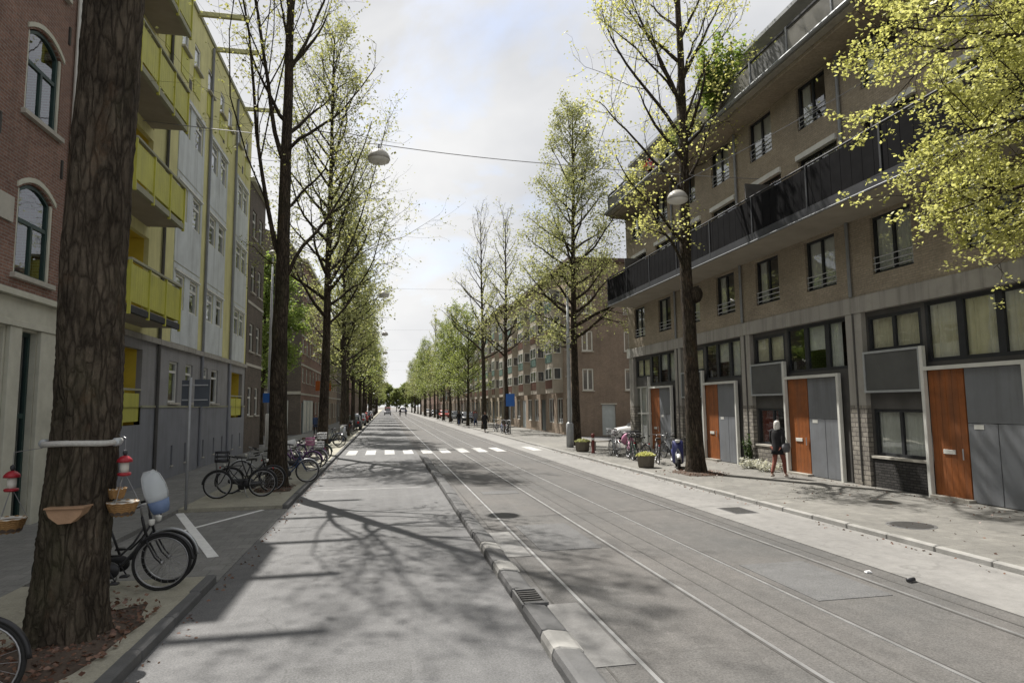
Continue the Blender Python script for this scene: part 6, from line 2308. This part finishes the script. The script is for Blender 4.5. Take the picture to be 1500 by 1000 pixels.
planter('larger eight-sided stone planter with grass beside the blue scooter', (9.3, 22.2, .1), .72, 'leaf_yellow', 5)
planter('smaller planter with grass behind the red post', (9.45, 30.4, .1), .8, 'leaf_lime', 6)
q = thing('bollard', 'dark red post next to the smaller planter', 'bollard', (9.6, 29.2, .1))
MB().lathe([(.09, -.02), (.09, .06), (.07, .09), (.07, .78), (.085, .80), (.085, .86), (.05, .92), (.01, .93)], 14).build('shaft', MATS['post_red'], q, True)
MB().lathe([(.073, .62), (.076, .64), (.076, .70), (.073, .72)], 14, cap=False).build('ring', MATS['frame_white'], q, True)
q = thing('street_bench', 'long pale bench standing behind the smaller planter', 'bench', (11.2, 31.0, .1))
for k in range(3):
    MB().box(-1.3, -.22 + k * .15, .42, 1.3, -.09 + k * .15, .47, .01).build('slat', MATS['concrete_pale'], q)
for x in (-1.0, 1.0):
    MB().box(x - .08, -.2, -.02, x + .08, .2, .42, .01).build('leg', MATS['concrete'], q)


# hanging street lamps and span wires
def hang_lamp(label, x, y_, z, s=1.0, glass='lamp_glass'):
    T = thing('hanging_lamp', label, 'street lamp', (x, y_, z), group='street lamps hung over the road')
    T.scale = (s,) * 3
    MB().lathe([(.02, .34), (.06, .33), (.16, .30), (.27, .22), (.34, .10), (.36, .0), (.345, -.01)], 24, cap=True).build('shade', MATS['lamp_shell'], T, True)
    MB().lathe([(.345, -.01), (.33, -.06), (.22, -.11), (.10, -.13), (.004, -.135)], 24, cap=False).build('glass_bowl', MATS[glass], T, True)
    MB().tube([(0, 0, .33), (0, 0, .50)], .025, 8).build('hanger', MATS['plastic_dark'], T)
    return T


def wire(label, pts, r_=.012, sag=.0):
    T = thing('span_wire', label, 'cable', pts[0])
    P = []
    for i in range(len(pts) - 1):
        a, b = Vector(pts[i]), Vector(pts[i + 1])
        for k in range(8):
            t_ = k / 8
            P.append(a + (b - a) * t_ - Vector((0, 0, sag * 4 * t_ * (1 - t_))))
    P.append(Vector(pts[-1]))
    MB().tube(P, r_, 5).build('cable', MATS['wire'], T, world=True)


hang_lamp('hemispherical street lamp hanging over the road on the span wire', -.31, 20.0, 10.2)
wire('span wire from the yellow-green block to the taupe building, carrying the first lamp', [(-7.2, 20.0, 10.95), (-.31, 20.0, 10.70), (5.2, 20.0, 10.42), (12.98, 20.0, 10.35)], .014, .05)
hang_lamp('pale round street lamp hanging in front of the thin-leaved elm trunk', 8.85, 18.0, 8.72, .92)
wire('wire running from the taupe facade down to the second hanging lamp', [(12.95, 14.85, 11.25), (8.85, 18.0, 9.2)], .010, .05)
wire('slack guy wire crossing the crown of the conical elm', [(9.2, 20.2, 17.0), (8.6, 24.5, 13.2), (10.5, 35, 10.5)], .012, .05)
for i, yy in enumerate((45, 70, 95, 120, 150)):
    hang_lamp('street lamp hanging over the road, %s beyond the crossing' % ordn[i], -.25, yy, 10.1)
    wire('span wire of the %s lamp beyond the crossing' % ordn[i], [(-7.2, yy, 10.8), (-.25, yy, 10.6), (13.4, yy, 10.9)], .006, .05)
q = thing('litter', 'white scrap of paper lying beside the bike path', 'litter', (6.73, 8.19, .0))
MB().loft([[(-.05, -.03, .004), (.04, -.04, .004), (.055, .03, .005), (-.04, .04, .004)], [(-.03, -.02, .03), (.03, -.03, .018), (.04, .02, .03), (-.03, .03, .022)]], True, True).build('scrap', MATS['bike_white'], q)
q = thing('litter', 'dark flattened can lying beside the bike path', 'litter', (6.93, 7.64, .0))
MB().tube([(-.06, 0, .03), (.06, .02, .03)], .028, 8).build('can', MATS['plastic_dark'], q, True)

# dry leaves and grit blown along the kerbs
rg = np.random.default_rng(5)
n = 900
yy = rg.uniform(4, 32, n)
side = rg.integers(0, 4, n)
xx = np.choose(side, [-2.25 + abs(rg.normal(size=n)) * .10, 8.55 - abs(rg.normal(size=n)) * .12, 12.85 - abs(rg.normal(size=n)) * .25, rg.uniform(8.9, 12.6, n)])
zz = np.choose(side, [.006, .02, .108, .108])
put('blown_leaves', leaves('blown_leaves', np.stack([xx, yy, zz + np.zeros(n)], 1), .05, rg, MATS['litter'], .08), None, kind='stuff')
